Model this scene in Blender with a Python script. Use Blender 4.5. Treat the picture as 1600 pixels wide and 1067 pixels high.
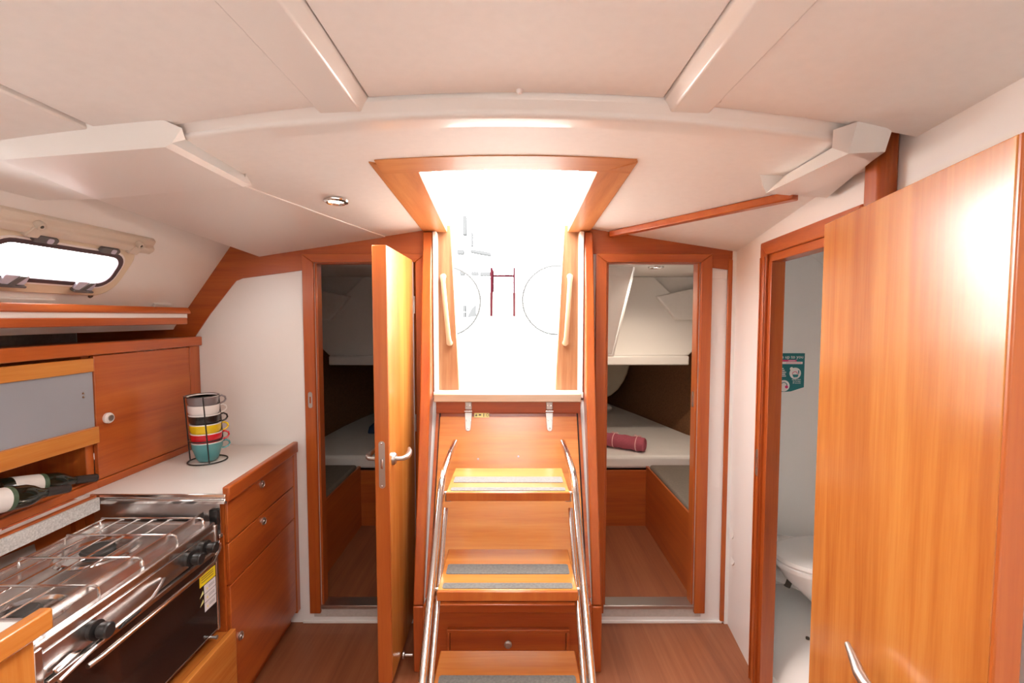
import bpy, bmesh, math, random
from mathutils import Vector, Matrix
random.seed(4)
R = math.radians
for o in list(bpy.data.objects): bpy.data.objects.remove(o)
scene = bpy.context.scene
COL = scene.collection

# ------------------------------------------------------------------ camera
F, PITCH, EYE = 720.0, R(3.0), Vector((0, 0, 1.6))
cam = bpy.data.objects.new('camera', bpy.data.cameras.new('camera'))
COL.objects.link(cam)
cam.location = EYE
cam.rotation_euler = (R(90) - PITCH, 0, 0)
cam.data.sensor_width = 36.0
cam.data.lens = 36.0 * F / 1600.0
cam.data.clip_start = 0.02
scene.camera = cam

# ------------------------------------------------------------------ world, light, exposure
scene.view_settings.view_transform = 'Standard'
scene.view_settings.look = 'None'
scene.view_settings.gamma = 1.0
scene.view_settings.use_curve_mapping = False
scene.view_settings.exposure = 0.3
w = bpy.data.worlds.new('World'); scene.world = w
w.use_nodes = True
bg = w.node_tree.nodes['Background']
bg.inputs[0].default_value = (1.0, 0.985, 0.96, 1)
bg.inputs[1].default_value = 20.0


def portal(name, loc, rot, sx, sy):
    """guides daylight sampling through a real opening; gives off nothing itself"""
    l = bpy.data.lights.new(name, 'AREA'); l.shape = 'RECTANGLE'; l.size = sx; l.size_y = sy
    l.cycles.is_portal = True
    o = bpy.data.objects.new(name, l); COL.objects.link(o)
    o.location = loc; o.rotation_euler = rot
    return o


portal('portal_companionway', (-.03, 2.56, 1.66), (R(-90), 0, 0), .70, 1.0)
portal('portal_companionway_top', (-.03, 2.02, 2.24), (0, 0, 0), .66, .86)
portal('portal_hatch_one_offscreen', (0, .02, 2.24), (0, 0, 0), .62, .62)
portal('portal_hatch_two_offscreen', (0, -1.1, 2.24), (0, 0, 0), .62, .62)
portal('portal_window', (-1.64, 1.625, 1.775), (0, R(-54), 0), .2, .5)


def lamp_light(name, loc, watts, col=(1, .82, .62), r=.03, spot=None):
    l = bpy.data.lights.new(name, 'SPOT' if spot else 'POINT')
    l.energy = watts; l.color = col; l.shadow_soft_size = r
    if spot: l.spot_size = R(spot); l.spot_blend = .6
    o = bpy.data.objects.new(name, l); COL.objects.link(o); o.location = loc
    return o


# ------------------------------------------------------------------ pixel -> place helpers (photo frame 1600 x 1067)
def ray(px, py):
    cx, cy = (px - 800) / F, (533.5 - py) / F
    return Vector((cx, math.cos(PITCH) + cy * math.sin(PITCH), -math.sin(PITCH) + cy * math.cos(PITCH)))
def PY(px, py, Y): d = ray(px, py); return EYE + d * (Y / d.y)
def PZ(px, py, Z): d = ray(px, py); return EYE + d * ((Z - EYE.z) / d.z)
def PX(px, py, X): d = ray(px, py); return EYE + d * (X / d.x)
def PP(px, py, p0, n): d = ray(px, py); return EYE + d * ((Vector(p0) - EYE).dot(n) / d.dot(n))


# ------------------------------------------------------------------ materials
def newmat(name):
    m = bpy.data.materials.new(name); m.use_nodes = True
    return m, m.node_tree, m.node_tree.nodes['Principled BSDF']

def plain(name, col, rough=.5, metal=0, coat=0, spec=.5, noise=0, nscale=8, bump=0):
    m, t, b = newmat(name)
    b.inputs['Base Color'].default_value = (*col, 1)
    b.inputs['Roughness'].default_value = rough
    b.inputs['Metallic'].default_value = metal
    b.inputs['Coat Weight'].default_value = coat
    b.inputs['Coat Roughness'].default_value = .15
    b.inputs['Specular IOR Level'].default_value = spec
    if noise or bump:
        tc = t.nodes.new('ShaderNodeTexCoord'); n = t.nodes.new('ShaderNodeTexNoise')
        n.inputs['Scale'].default_value = nscale; n.inputs['Detail'].default_value = 5
        t.links.new(tc.outputs['Object'], n.inputs['Vector'])
        if noise:
            r = t.nodes.new('ShaderNodeValToRGB')
            r.color_ramp.elements[0].position = .3; r.color_ramp.elements[1].position = .7
            r.color_ramp.elements[0].color = (*[c * (1 - noise) for c in col], 1)
            r.color_ramp.elements[1].color = (*[min(1, c * (1 + noise * .5)) for c in col], 1)
            t.links.new(n.outputs['Fac'], r.inputs['Fac']); t.links.new(r.outputs['Color'], b.inputs['Base Color'])
        if bump:
            bp = t.nodes.new('ShaderNodeBump'); bp.inputs['Strength'].default_value = bump; bp.inputs['Distance'].default_value = .002
            t.links.new(n.outputs['Fac'], bp.inputs['Height']); t.links.new(bp.outputs['Normal'], b.inputs['Normal'])
    return m

def wood(name, dark, mid, light, axis='z', scale=26.0, rough=.32, coat=.25, stretch=.05, bands=1.0):
    m, t, b = newmat(name)
    tc = t.nodes.new('ShaderNodeTexCoord'); mp = t.nodes.new('ShaderNodeMapping')
    s = [1, 1, 1]; s['xyz'.index(axis)] = stretch
    mp.inputs['Scale'].default_value = s
    t.links.new(tc.outputs['Object'], mp.inputs['Vector'])
    n1 = t.nodes.new('ShaderNodeTexNoise'); n1.inputs['Scale'].default_value = scale
    n1.inputs['Detail'].default_value = 8; n1.inputs['Roughness'].default_value = .62; n1.inputs['Distortion'].default_value = .4
    n2 = t.nodes.new('ShaderNodeTexNoise'); n2.inputs['Scale'].default_value = scale * .28 * bands; n2.inputs['Detail'].default_value = 2
    n3 = t.nodes.new('ShaderNodeTexNoise'); n3.inputs['Scale'].default_value = scale * 9; n3.inputs['Detail'].default_value = 3
    for n in (n1, n2, n3): t.links.new(mp.outputs['Vector'], n.inputs['Vector'])
    a = t.nodes.new('ShaderNodeMath'); a.operation = 'MULTIPLY_ADD'; a.inputs[1].default_value = .5
    t.links.new(n1.outputs['Fac'], a.inputs[0])
    a2 = t.nodes.new('ShaderNodeMath'); a2.operation = 'MULTIPLY'; a2.inputs[1].default_value = .4
    t.links.new(n2.outputs['Fac'], a2.inputs[0]); t.links.new(a2.outputs[0], a.inputs[2])
    a3 = t.nodes.new('ShaderNodeMath'); a3.operation = 'MULTIPLY_ADD'; a3.inputs[1].default_value = .12
    t.links.new(n3.outputs['Fac'], a3.inputs[0]); t.links.new(a.outputs[0], a3.inputs[2])
    r = t.nodes.new('ShaderNodeValToRGB'); e = r.color_ramp.elements
    e[0].position = .36; e[0].color = (*dark, 1); e[1].position = .68; e[1].color = (*light, 1)
    x = e.new(.5); x.color = (*mid, 1)
    t.links.new(a3.outputs[0], r.inputs['Fac']); t.links.new(r.outputs['Color'], b.inputs['Base Color'])
    b.inputs['Roughness'].default_value = rough
    b.inputs['Coat Weight'].default_value = coat; b.inputs['Coat Roughness'].default_value = .18
    return m

M = {}
cher = ((.31, .052, .009), (.42, .089, .014), (.51, .132, .022))
for ax in 'xyz': M['cherry_' + ax] = wood('cherry_' + ax, *cher, axis=ax)
gold = ((.42, .115, .020), (.55, .195, .036), (.67, .30, .068))
for ax in 'xyz': M['gold_' + ax] = wood('gold_' + ax, *gold, axis=ax, scale=16, rough=.27, coat=.5)
M['lip'] = wood('edge_lipping', (.40, .085, .014), (.47, .115, .02), (.54, .16, .03), axis='z')
M['floor'] = wood('floor_laminate', (.20, .062, .026), (.27, .088, .036), (.34, .125, .055), axis='y', scale=34, rough=.42, coat=.1, stretch=.03)
M['teak'] = wood('weathered_teak', (.21, .075, .025), (.31, .135, .055), (.43, .24, .12), axis='z', scale=30, rough=.55, coat=0, bands=1.6)
for ax in 'xy': M['varnish_' + ax] = wood('varnish_' + ax, (.42, .145, .042), (.54, .21, .066), (.64, .29, .105), axis=ax, scale=24, rough=.4, coat=.2)
M['sillwood'] = wood('bleached_sill', (.36, .23, .14), (.45, .31, .21), (.52, .39, .29), axis='x', rough=.55, coat=0)
M['teakhandle'] = wood('bleached_handle', (.44, .28, .15), (.52, .36, .22), (.6, .45, .3), axis='z', rough=.5, coat=0)
M['white'] = plain('white_laminate', (.86, .83, .81), .35, spec=.4, noise=.015, nscale=3)
M['gel'] = plain('gelcoat', (.865, .85, .82), .28, coat=.15, noise=.012, nscale=2)
M['vinyl'] = plain('vinyl_headliner', (.855, .84, .815), .6, noise=.02, nscale=40, bump=.05)
M['cream'] = plain('cream_plastic', (.74, .64, .48), .4)
M['blindcase'] = plain('blind_casing', (.68, .6, .5), .45)
M['worktop'] = plain('worktop_laminate', (.80, .77, .75), .3, noise=.02, nscale=5)
M['steel'] = plain('brushed_steel', (.72, .70, .69), .26, metal=1, noise=.08, nscale=30)
M['steel_pol'] = plain('polished_steel', (.80, .78, .77), .14, metal=1)
M['steel_satin'] = plain('satin_steel', (.52, .50, .485), .38, metal=1)
M['black'] = plain('black_plastic', (.018, .017, .017), .35)
M['gasket'] = plain('rubber_gasket', (.012, .012, .012), .8)
M['iron'] = plain('burner_iron', (.05, .045, .042), .65, noise=.2)
M['glassblk'] = plain('oven_glass', (.022, .012, .010), .06, coat=.5)
M['frost'] = plain('frosted_acrylic', (.32, .335, .375), .3, noise=.08, nscale=2)
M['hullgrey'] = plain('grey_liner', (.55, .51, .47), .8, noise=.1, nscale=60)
M['carpet'] = plain('brown_hull_lining', (.25, .115, .05), .95, noise=.25, nscale=70, bump=.3)
M['sheet'] = plain('white_sheet', (.82, .80, .77), .85, noise=.04, nscale=6, bump=.1)
M['cushion'] = plain('grey_cushion', (.18, .15, .12), .9, noise=.12, nscale=90, bump=.2)
M['towel'] = plain('rose_towel', (.45, .105, .145), .95, noise=.15, nscale=160, bump=.5)
M['ribbon'] = plain('pink_ribbon', (.85, .5, .5), .4)
M['bluebag'] = plain('navy_cloth', (.02, .05, .12), .8)
M['grip'] = plain('grip_tape', (.17, .165, .155), .85, noise=.25, nscale=120, bump=.4)
M['granite'] = plain('speckled_foam', (.55, .54, .53), .8, noise=.3, nscale=180, bump=.6)
M['card'] = plain('grey_card', (.42, .37, .33), .8)
M['ceramic'] = plain('white_ceramic', (.86, .85, .83), .2, coat=.3)
M['headwhite'] = plain('head_moulding', (.85, .83, .80), .35, noise=.02, nscale=3)
M['grime'] = plain('grime', (.10, .08, .06), .8)
M['ext'] = plain('cockpit_gelcoat', (.72, .72, .71), .4)
M['extgrey'] = plain('outside_grey', (.036, .037, .038), .9, spec=0)
M['rimgrey'] = plain('wheel_rim_grey', (.045, .045, .045), .9, spec=0)
M['extred'] = plain('outside_mahogany', (.022, .004, .006), .9, spec=0)
M['extbeige'] = plain('outside_beige', (.50, .46, .39), .5)
M['bottle'] = plain('bottle_glass', (.008, .012, .008), .07, coat=.3)
M['capsule'] = plain('bottle_capsule', (.025, .022, .022), .35)
M['capend'] = plain('capsule_end', (.16, .16, .17), .35, metal=.6)
M['label'] = plain('paper_label', (.74, .71, .69), .6, noise=.06, nscale=30)
M['labelg'] = plain('green_label_band', (.05, .09, .05), .6)
M['ink'] = plain('printed_ink', (.05, .05, .05), .6)
M['yellow'] = plain('yellow_print', (.80, .64, .02), .5)
M['paleyellow'] = plain('pale_yellow_print', (.72, .68, .28), .5)
M['stickerw'] = plain('sticker_white', (.68, .66, .68), .5)
M['teal'] = plain('poster_teal', (.006, .16, .175), .5)
M['pink'] = plain('poster_pink', (.68, .03, .17), .5)
M['paper'] = plain('poster_white', (.85, .80, .78), .5)
for n, c in dict(mug_grey=(.20, .18, .19), mug_white=(.82, .80, .79), mug_black=(.012, .011, .011), mug_yellow=(.78, .55, .008), mug_red=(.60, .006, .016), mug_teal=(.075, .29, .31)).items():
    M[n] = plain(n, c, .22, coat=.4)
M['plastic_grey'] = plain('hinge_grey', (.13, .12, .12), .45)
M['lilac'] = plain('latch_lilac', (.55, .52, .62), .4)
M['capwhite'] = plain('cap_white', (.84, .80, .78), .4)
M['wframe'] = plain('window_alloy', (.10, .065, .075), .4, metal=.4)

def emit(name, col, s):
    m = bpy.data.materials.new(name); m.use_nodes = True; t = m.node_tree; t.nodes.clear()
    e = t.nodes.new('ShaderNodeEmission'); e.inputs[0].default_value = (*col, 1); e.inputs[1].default_value = s
    o = t.nodes.new('ShaderNodeOutputMaterial'); t.links.new(e.outputs[0], o.inputs[0]); return m
M['bulb'] = emit('lamp_bulb', (1, .86, .66), 14)
M['bulbw'] = emit('lamp_bulb_white', (1, .97, .93), 22)

def pane_mat():
    m = bpy.data.materials.new('clear_acrylic'); m.use_nodes = True; t = m.node_tree; t.nodes.clear()
    tr = t.nodes.new('ShaderNodeBsdfTransparent'); gl = t.nodes.new('ShaderNodeBsdfGlossy'); gl.inputs['Roughness'].default_value = .05
    mx = t.nodes.new('ShaderNodeMixShader'); mx.inputs[0].default_value = .06
    o = t.nodes.new('ShaderNodeOutputMaterial')
    t.links.new(tr.outputs[0], mx.inputs[1]); t.links.new(gl.outputs[0], mx.inputs[2]); t.links.new(mx.outputs[0], o.inputs[0])
    return m
M['pane'] = pane_mat()


# ------------------------------------------------------------------ mesh builder
class MB:
    def __init__(s): s.v = []; s.f = []
    def add(s, vs, fs):
        k = len(s.v); s.v += [Vector(p) for p in vs]; s.f += [[i + k for i in f] for f in fs]; return s
    def box(s, x0, x1, y0, y1, z0, z1):
        return s.add([(x0, y0, z0), (x1, y0, z0), (x1, y1, z0), (x0, y1, z0), (x0, y0, z1), (x1, y0, z1), (x1, y1, z1), (x0, y1, z1)],
                     [(0, 3, 2, 1), (4, 5, 6, 7), (0, 1, 5, 4), (1, 2, 6, 5), (2, 3, 7, 6), (3, 0, 4, 7)])
    def prism(s, poly, ext):
        poly = [Vector(p) for p in poly]; e = Vector(ext); n = len(poly)
        return s.add(poly + [p + e for p in poly],
                     [list(range(n))[::-1], list(range(n, 2 * n))] + [(i, (i + 1) % n, n + (i + 1) % n, n + i) for i in range(n)])
    def plan(s, poly, z0, z1): return s.prism([(x, y, z0) for x, y in poly], (0, 0, z1 - z0))
    def loft(s, a, b):
        n = len(a)
        return s.add(list(a) + list(b), [list(range(n))[::-1], list(range(n, 2 * n))] + [(i, (i + 1) % n, n + (i + 1) % n, n + i) for i in range(n)])
    def tube(s, path, r, seg=10, caps=True, rad=None, flat=None):
        P = [Vector(p) for p in path]; n = len(P); rings = []; up = None
        for i, p in enumerate(P):
            t = (P[min(i + 1, n - 1)] - P[max(i - 1, 0)]).normalized()
            if up is None:
                up = Vector((0, 0, 1)) if abs(t.z) < .9 else Vector((1, 0, 0))
            a = t.cross(up)
            if a.length < 1e-5: a = t.cross(Vector((0, 1, .3)))
            a.normalize(); b = a.cross(t).normalized(); up = b
            rr = rad[i] if rad else r
            fl = flat if flat else 1
            rings.append([p + a * (math.cos(q) * rr) + b * (math.sin(q) * rr * fl) for q in [2 * math.pi * k / seg for k in range(seg)]])
        vs = [q for g in rings for q in g]; fs = []
        for i in range(n - 1):
            for k in range(seg): fs.append((i * seg + k, i * seg + (k + 1) % seg, (i + 1) * seg + (k + 1) % seg, (i + 1) * seg + k))
        if caps: fs += [list(range(seg))[::-1], list(range((n - 1) * seg, n * seg))]
        return s.add(vs, fs)
    def ring(s, path, r, seg=8):
        """closed tube"""
        P = [Vector(p) for p in path]; n = len(P); vs = []; fs = []
        nrm = Vector((0, 0, 0))
        for i in range(n): nrm += P[i].cross(P[(i + 1) % n])
        nrm.normalize()
        for i in range(n):
            t = (P[(i + 1) % n] - P[i - 1]).normalized(); a = t.cross(nrm).normalized()
            vs += [P[i] + a * (math.cos(q) * r) + nrm * (math.sin(q) * r) for q in [2 * math.pi * k / seg for k in range(seg)]]
        for i in range(n):
            j = (i + 1) % n
            for k in range(seg): fs.append((i * seg + k, i * seg + (k + 1) % seg, j * seg + (k + 1) % seg, j * seg + k))
        return s.add(vs, fs)
    def lathe(s, prof, c, axis=(0, 0, 1), seg=28, sx=1, sy=1):
        """prof: list of (radius, height) about axis through c"""
        ax = Vector(axis).normalized(); a = ax.orthogonal().normalized() if abs(ax.z) < .99 else Vector((1, 0, 0)); b = ax.cross(a); c = Vector(c)
        vs = []; fs = []; n = len(prof)
        for (r, h) in prof:
            for k in range(seg):
                q = 2 * math.pi * k / seg; vs.append(c + ax * h + a * (math.cos(q) * r * sx) + b * (math.sin(q) * r * sy))
        for i in range(n - 1):
            for k in range(seg): fs.append((i * seg + k, i * seg + (k + 1) % seg, (i + 1) * seg + (k + 1) % seg, (i + 1) * seg + k))
        if prof[0][0] > 1e-6: fs.append(list(range(seg))[::-1])
        if prof[-1][0] > 1e-6: fs.append(list(range((n - 1) * seg, n * seg)))
        return s.add(vs, fs)
    def grid(s, xs, ys, zf, th=.0):
        """surface z = zf(x, y), with a thickness above it"""
        k = len(s.v); nx, ny = len(xs), len(ys)
        lo = [Vector((x, y, zf(x, y))) for y in ys for x in xs]
        fs = [(j * nx + i, (j + 1) * nx + i, (j + 1) * nx + i + 1, j * nx + i + 1) for j in range(ny - 1) for i in range(nx - 1)]
        if th:
            m = len(lo); hi = [p + Vector((0, 0, th)) for p in lo]
            f2 = [tuple(m + q for q in reversed(f)) for f in fs]
            bd = [i for i in range(nx)] + [j * nx + nx - 1 for j in range(1, ny)] + [(ny - 1) * nx + i for i in range(nx - 2, -1, -1)] + [j * nx for j in range(ny - 2, 0, -1)]
            fs = fs + f2 + [(bd[i], bd[(i + 1) % len(bd)], m + bd[(i + 1) % len(bd)], m + bd[i]) for i in range(len(bd))]
            lo = lo + hi
        return s.add(lo, fs)


def root(ob):
    while ob.parent: ob = ob.parent
    return ob

def build(name, mb, mat, parent=None, bevel=0, smooth=True, segs=2, origin=None, weld=0, sharp=38):
    me = bpy.data.meshes.new(name)
    if parent: off = root(parent).location.copy()
    else:
        if origin is None:
            lo = Vector([min(v[i] for v in mb.v) for i in range(3)]); hi = Vector([max(v[i] for v in mb.v) for i in range(3)])
            origin = ((lo.x + hi.x) / 2, (lo.y + hi.y) / 2, lo.z)
        off = Vector(origin)
    me.from_pydata([v - off for v in mb.v], [], mb.f)
    bm = bmesh.new(); bm.from_mesh(me)
    if weld: bmesh.ops.remove_doubles(bm, verts=bm.verts, dist=weld)
    bmesh.ops.recalc_face_normals(bm, faces=bm.faces); bm.to_mesh(me); bm.free()
    me.materials.append(M[mat] if isinstance(mat, str) else mat)
    ob = bpy.data.objects.new(name, me); COL.objects.link(ob)
    if parent: ob.parent = parent
    else: ob.location = off
    if smooth:
        me.shade_smooth(); me.set_sharp_from_angle(angle=R(sharp))
    if bevel:
        b = ob.modifiers.new('bevel', 'BEVEL'); b.width = bevel; b.segments = segs; b.limit_method = 'ANGLE'; b.angle_limit = R(35)
        b.harden_normals = False
    return ob

def empty(name, loc, label=None, cat=None, group=None, kind=None):
    o = bpy.data.objects.new(name, None); COL.objects.link(o); o.location = loc; o.empty_display_size = .05
    tag(o, label, cat, group, kind); return o

def tag(o, label=None, cat=None, group=None, kind=None):
    if label: o['label'] = label
    if cat: o['category'] = cat
    if group: o['group'] = group
    if kind: o['kind'] = kind
    return o

def struct(name, mb, mat, label=None, bevel=0, **k):
    o = build(name, mb, mat, None, bevel, **k); o['kind'] = 'structure'
    if label: o['label'] = label
    return o

def lin(a, b, n): return [a + (b - a) * i / (n - 1) for i in range(n)]
def lerp(a, b, t): return a + (b - a) * t
def arc(c, r, a0, a1, n, u=(1, 0, 0), v=(0, 0, 1)):
    c = Vector(c); u = Vector(u); v = Vector(v)
    return [c + u * (r * math.cos(R(q))) + v * (r * math.sin(R(q))) for q in lin(a0, a1, n)]
def rrect(w, h, r, n=5):
    """2-D rounded rectangle centred at 0"""
    out = []
    for cx, cy, a in ((w / 2 - r, h / 2 - r, 0), (-w / 2 + r, h / 2 - r, 90), (-w / 2 + r, -h / 2 + r, 180), (w / 2 - r, -h / 2 + r, 270)):
        for q in lin(a, a + 90, n): out.append((cx + r * math.cos(R(q)), cy + r * math.sin(R(q))))
    return out
def frame_mb(mb, inner, outer, c, u, v, depth):
    """rounded ring between two loops (same count) in plane (u, v), extruded by depth (vector)"""
    c = Vector(c); u = Vector(u); v = Vector(v); d = Vector(depth); n = len(inner)
    A = [c + u * p[0] + v * p[1] for p in inner]; B_ = [c + u * p[0] + v * p[1] for p in outer]
    vs = A + B_ + [p + d for p in A] + [p + d for p in B_]; fs = []
    for i in range(n):
        j = (i + 1) % n
        fs += [(i, j, n + j, n + i), (2 * n + i, 3 * n + i, 3 * n + j, 2 * n + j), (i, 2 * n + i, 2 * n + j, j), (n + i, n + j, 3 * n + j, 3 * n + i)]
    return mb.add(vs, fs)

B = 2.43        # front face of the aft bulkhead
FZ = -.06       # cabin sole
def wallx(y): return .849 + .132 * y      # head bulkhead (right) runs slightly off the centreline

# =================================================================== STRUCTURE
struct('floor', MB().box(-2.3, 1.3, -1.9, B, FZ - .03, FZ), 'floor', 'reddish brown wood laminate cabin sole')
# --- ceilings
def zc(x, y): return 2.142 - .095 * x * x                                  # forward panels
def zbeam(x): return 2.108 - .085 * (x + .03) ** 2
def zaft(x): return 2.122 - .155 * abs(x) if abs(x) > .15 else 2.122 - .155 * .15
def zh(x, y):                                                               # headliner between beam and bulkhead
    a, b, c = zbeam(x), 2.118 - .075 * x * x, zaft(x)
    if y < 1.5: return lerp(a, b, (y - 1.23) / .27)
    return lerp(b, c, (y - 1.5) / .93)

ceil = empty('ceiling', (0, 0, 2.1), 'off-white moulded deckhead with vinyl panels', None, None, 'structure')
d = MB()          # outer deck skin, with openings for two hatches and the companionway
for x0, x1, y0, y1 in ((-1.45, -.36, -1.95, 2.6), (.31, 1.4, -1.95, 2.6), (-.36, -.31, -1.95, 1.56), (-.31, .31, -1.95, -1.41), (-.31, .31, -.79, -.29), (-.31, .31, .33, 1.56)):
    d.box(x0, x1, y0, y1, 2.23, 2.25)
build('deck_skin', d, 'gel', ceil)
d = MB().box(-.365, -.345, 1.56, 2.6, 2.12, 2.25).box(.298, .312, 1.56, 2.6, 2.12, 2.25).box(-.365, .312, 1.56, 1.58, 2.13, 2.25)
build('hatch_coaming', d, 'gel', ceil)
d = MB()
for y0, y1 in ((-1.9, -1.41), (-.79, -.29), (.33, .50)): d.grid(lin(-1.5, 1.2, 13), [y0, y1], zc, .015)
for x0, x1 in ((-1.5, -.31), (.31, 1.2)):
    for y0, y1 in ((-1.41, -.79), (-.29, .33)): d.grid(lin(x0, x1, 8), [y0, y1], zc, .015)
build('forward_liner', d, 'vinyl', ceil)
for hy in (.02, -1.1):       # two deck hatches over the saloon
    fr = MB(); frame_mb(fr, rrect(.58, .58, .06), rrect(.68, .68, .09), (0, hy, 2.13), (1, 0, 0), (0, 1, 0), (0, 0, .11))
    h = build('hatch_frame', fr, 'gel', ceil)
    build('hatch_pane', MB().box(-.3, .3, hy - .3, hy + .3, 2.215, 2.222), 'pane', h)
YS = 1.17
def panel(x0, x1, label=None, dz=0, name='ceiling_panel', y1=YS, n=10):
    return build(name, MB().grid(lin(x0, x1, n), lin(.50, y1, 4), lambda x, y: zc(x, y) + dz, .02), 'vinyl', ceil, .004)
panel(-.355, .375, dz=.012)
panel(-.99, -.485)
panel(.497, 1.02)
panel(-1.5, -1.0, dz=-.004)
for a, b, s in ((-.483, -.358, -1), (.378, .495, 1)):     # raised mouldings between the panels
    m = MB(); ys = lin(.5, YS + .02, 2)
    for j in range(1):
        y0, y1 = ys[j], ys[j + 1]
        inner, outer = (b, a) if s < 0 else (a, b)
        prof = [(inner, .012), (inner + s * .022, -.012), (outer, -.008), (outer, .02), (inner, .03)]
        m.loft([(x, y0, zc(x, y0) + q) for x, q in prof], [(x, y1, zc(x, y1) + q) for x, q in prof])
    build('ceiling_moulding', m, 'gel', ceil, .004)
# beam: front face, rounded lower arris, then underside running aft as the headliner
xs = lin(-.93, .93, 33)
m = MB(); prof = []
def seam(x): return zc(x, 0) + .004
rows = [[Vector((x, YS + .004, seam(x) + .05)) for x in xs]]
for k in range(6):
    t = k / 5
    rows.append([Vector((x, YS + .004 + .02 * t, seam(x) + (zbeam(x) + .012 - seam(x)) * t)) for x in xs])
for q in lin(15, 90, 5):
    rows.append([Vector((x, 1.194 + .016 * (1 - math.cos(R(q))), zbeam(x) + .012 - .012 * math.sin(R(q)))) for x in xs])
rows.append([Vector((x, 1.26, zh(x, 1.26))) for x in xs])
nx = len(xs); vs = [p for r_ in rows for p in r_]
m.add(vs, [(j * nx + i, j * nx + i + 1, (j + 1) * nx + i + 1, (j + 1) * nx + i) for j in range(len(rows) - 1) for i in range(nx - 1)])
build('ceiling_beam', m, 'gel', ceil)
# headliner with the companion hatch opening
HX0, HX1, HY0, HY1 = -.40, .345, 1.545, B + .17
m = MB()
def on_liner(px, py):
    y = 1.6
    for _ in range(30):
        p = PY(px, py, y); e = p.z - zh(p.x, p.y); y -= e / ((p.z - 1.6) / y + .06)
    return PY(px, py, y)
R2 = on_liner(384, 290); S3 = PY(602, 371, B - .01); S3.z = zh(S3.x, S3.y)
m.grid(lin(-.95, 1.24, 40), lin(1.26, HY0, 6), zh, .02)
def ruled(mb, ys, xl, xr, n):
    vs = [Vector((x, y, zh(x, y))) for y in ys for x in lin(xl(y), xr, n)]
    mb.add(vs, [(j * n + i, (j + 1) * n + i, (j + 1) * n + i + 1, j * n + i + 1) for j in range(len(ys) - 1) for i in range(n - 1)])
ruled(m, lin(HY0, R2.y, 3), lambda y: -.97, HX0, 12)
ruled(m, lin(R2.y, B + .01, 10), lambda y: lerp(R2.x - .02, S3.x - .02, (y - R2.y) / (S3.y - R2.y)), HX0, 12)
m.grid(lin(HX1, 1.24, 14), lin(HY0, B + .01, 10), zh, .02)
build('headliner', m, 'vinyl', ceil)
# lowered moulding on the galley side
S1 = PY(258, 230, 1.15); S2 = PY(380, 292, 1.49); S5p = PY(150, 311, 1.56); S4 = PY(405, 401, B - .01); S5 = PY(150, 311, 1.45)
S6 = Vector((-1.66, 1.47, 1.962)); S7 = PY(0, 250, 1.10); S8 = Vector((-1.62, 1.02, 1.93))
m = MB(); 
def strip(a, b, n=8): return [a.lerp(b, i / (n - 1)) for i in range(n)]
m.add([S1, S2, S5, S7], [(0, 3, 2, 1)]); m.add([S7, S5, S6, S8], [(0, 3, 2, 1)])
dn = Vector((0, 0, -.004)); nr = 8
ra = [R2.lerp(S3, i / (nr - 1)) for i in range(nr)]
ra = [Vector((p.x, p.y, zh(p.x, p.y))) + dn for p in ra]; rb_ = [S5p.lerp(S4, i / (nr - 1)) for i in range(nr)]
m.add(ra + rb_, [(i, i + 1, nr + i + 1, nr + i) for i in range(nr - 1)])
m.add(ra + [p + Vector((0, 0, .02)) for p in ra], [(i, i + 1, nr + i + 1, nr + i) for i in range(nr - 1)])
m.add([S2, S2 + Vector((0, .02, .05)), S5p + Vector((0, 0, .05)), S5], [(0, 1, 2, 3)])
m.add([R2 + dn, S5p, S5p + Vector((0, -.06, .05)), R2 + Vector((0, -.1, .05))], [(0, 1, 2, 3)])
up = Vector((0, 0, .07))
m.add([S5, S5 + up, S6 + up, S6], [(0, 1, 2, 3)]); m.add([S4, S4 + up, S5p + up, S5p], [(0, 1, 2, 3)])
bmv = build('side_soffit', m, 'gel', ceil)
# its front face and the step toward the beam
m = MB()
T1 = PY(252, 186, 1.135); T7 = Vector((-1.2, 1.06, 2.045)); T0 = PY(284, 200, 1.165)
f = Vector((0, -.012, .0))
def bez(a, b, c, n=6): return [a * (1 - t) ** 2 + b * 2 * t * (1 - t) + c * t * t for t in lin(0, 1, n)]
lowA = [S8 + Vector((0, -.03, .03)), S7 + Vector((0, -.012, .012)), S1 + Vector((-.03, -.01, .012))] 
topA = [Vector((-1.62, .98, 1.99)), T7, T1]
for i in range(2):
    m.add([lowA[i], lowA[i + 1], topA[i + 1], topA[i]], [(0, 1, 2, 3)])
    lo = [S8, S7, S1]
    m.add([lo[i], lo[i + 1], lowA[i + 1], lowA[i]], [(0, 1, 2, 3)])
# rounded corner and inboard step face
c1 = S1; e1 = S2
lowB = [S1 + Vector((.012, .006, .012)), S2 + Vector((.010, -.004, .012))]
m.add([lowA[2], lowB[0], T0, T1], [(0, 1, 2, 3)]); m.add([S1, lowB[0], lowA[2]], [(0, 1, 2)])
m.add([S1, S2, lowB[1], lowB[0]], [(0, 1, 2, 3)])
E2 = PY(352, 268, 1.44); E3 = PY(384, 268, 1.52); E3.z = zh(E3.x, E3.y) + .004
Bq = PY(290, 218, 1.2)
m.add([lowB[0], lowB[1], E2, Bq], [(0, 1, 2, 3)]); m.add([lowB[0], Bq, T0], [(0, 1, 2)])
m.add([lowB[1], S2 + Vector((.012, .03, .014)), E3, E2], [(0, 1, 2, 3)])
m.add([S2, S2 + Vector((.012, .03, .014)), lowB[1]], [(0, 1, 2)])
m.add([E2, E3, E3 + Vector((-.06, 0, .03)), Bq + Vector((0, .05, .03)), Bq], [(0, 1, 2, 3, 4)])
build('side_fascia', m, 'gel', ceil, weld=.0005, sharp=62)
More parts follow.
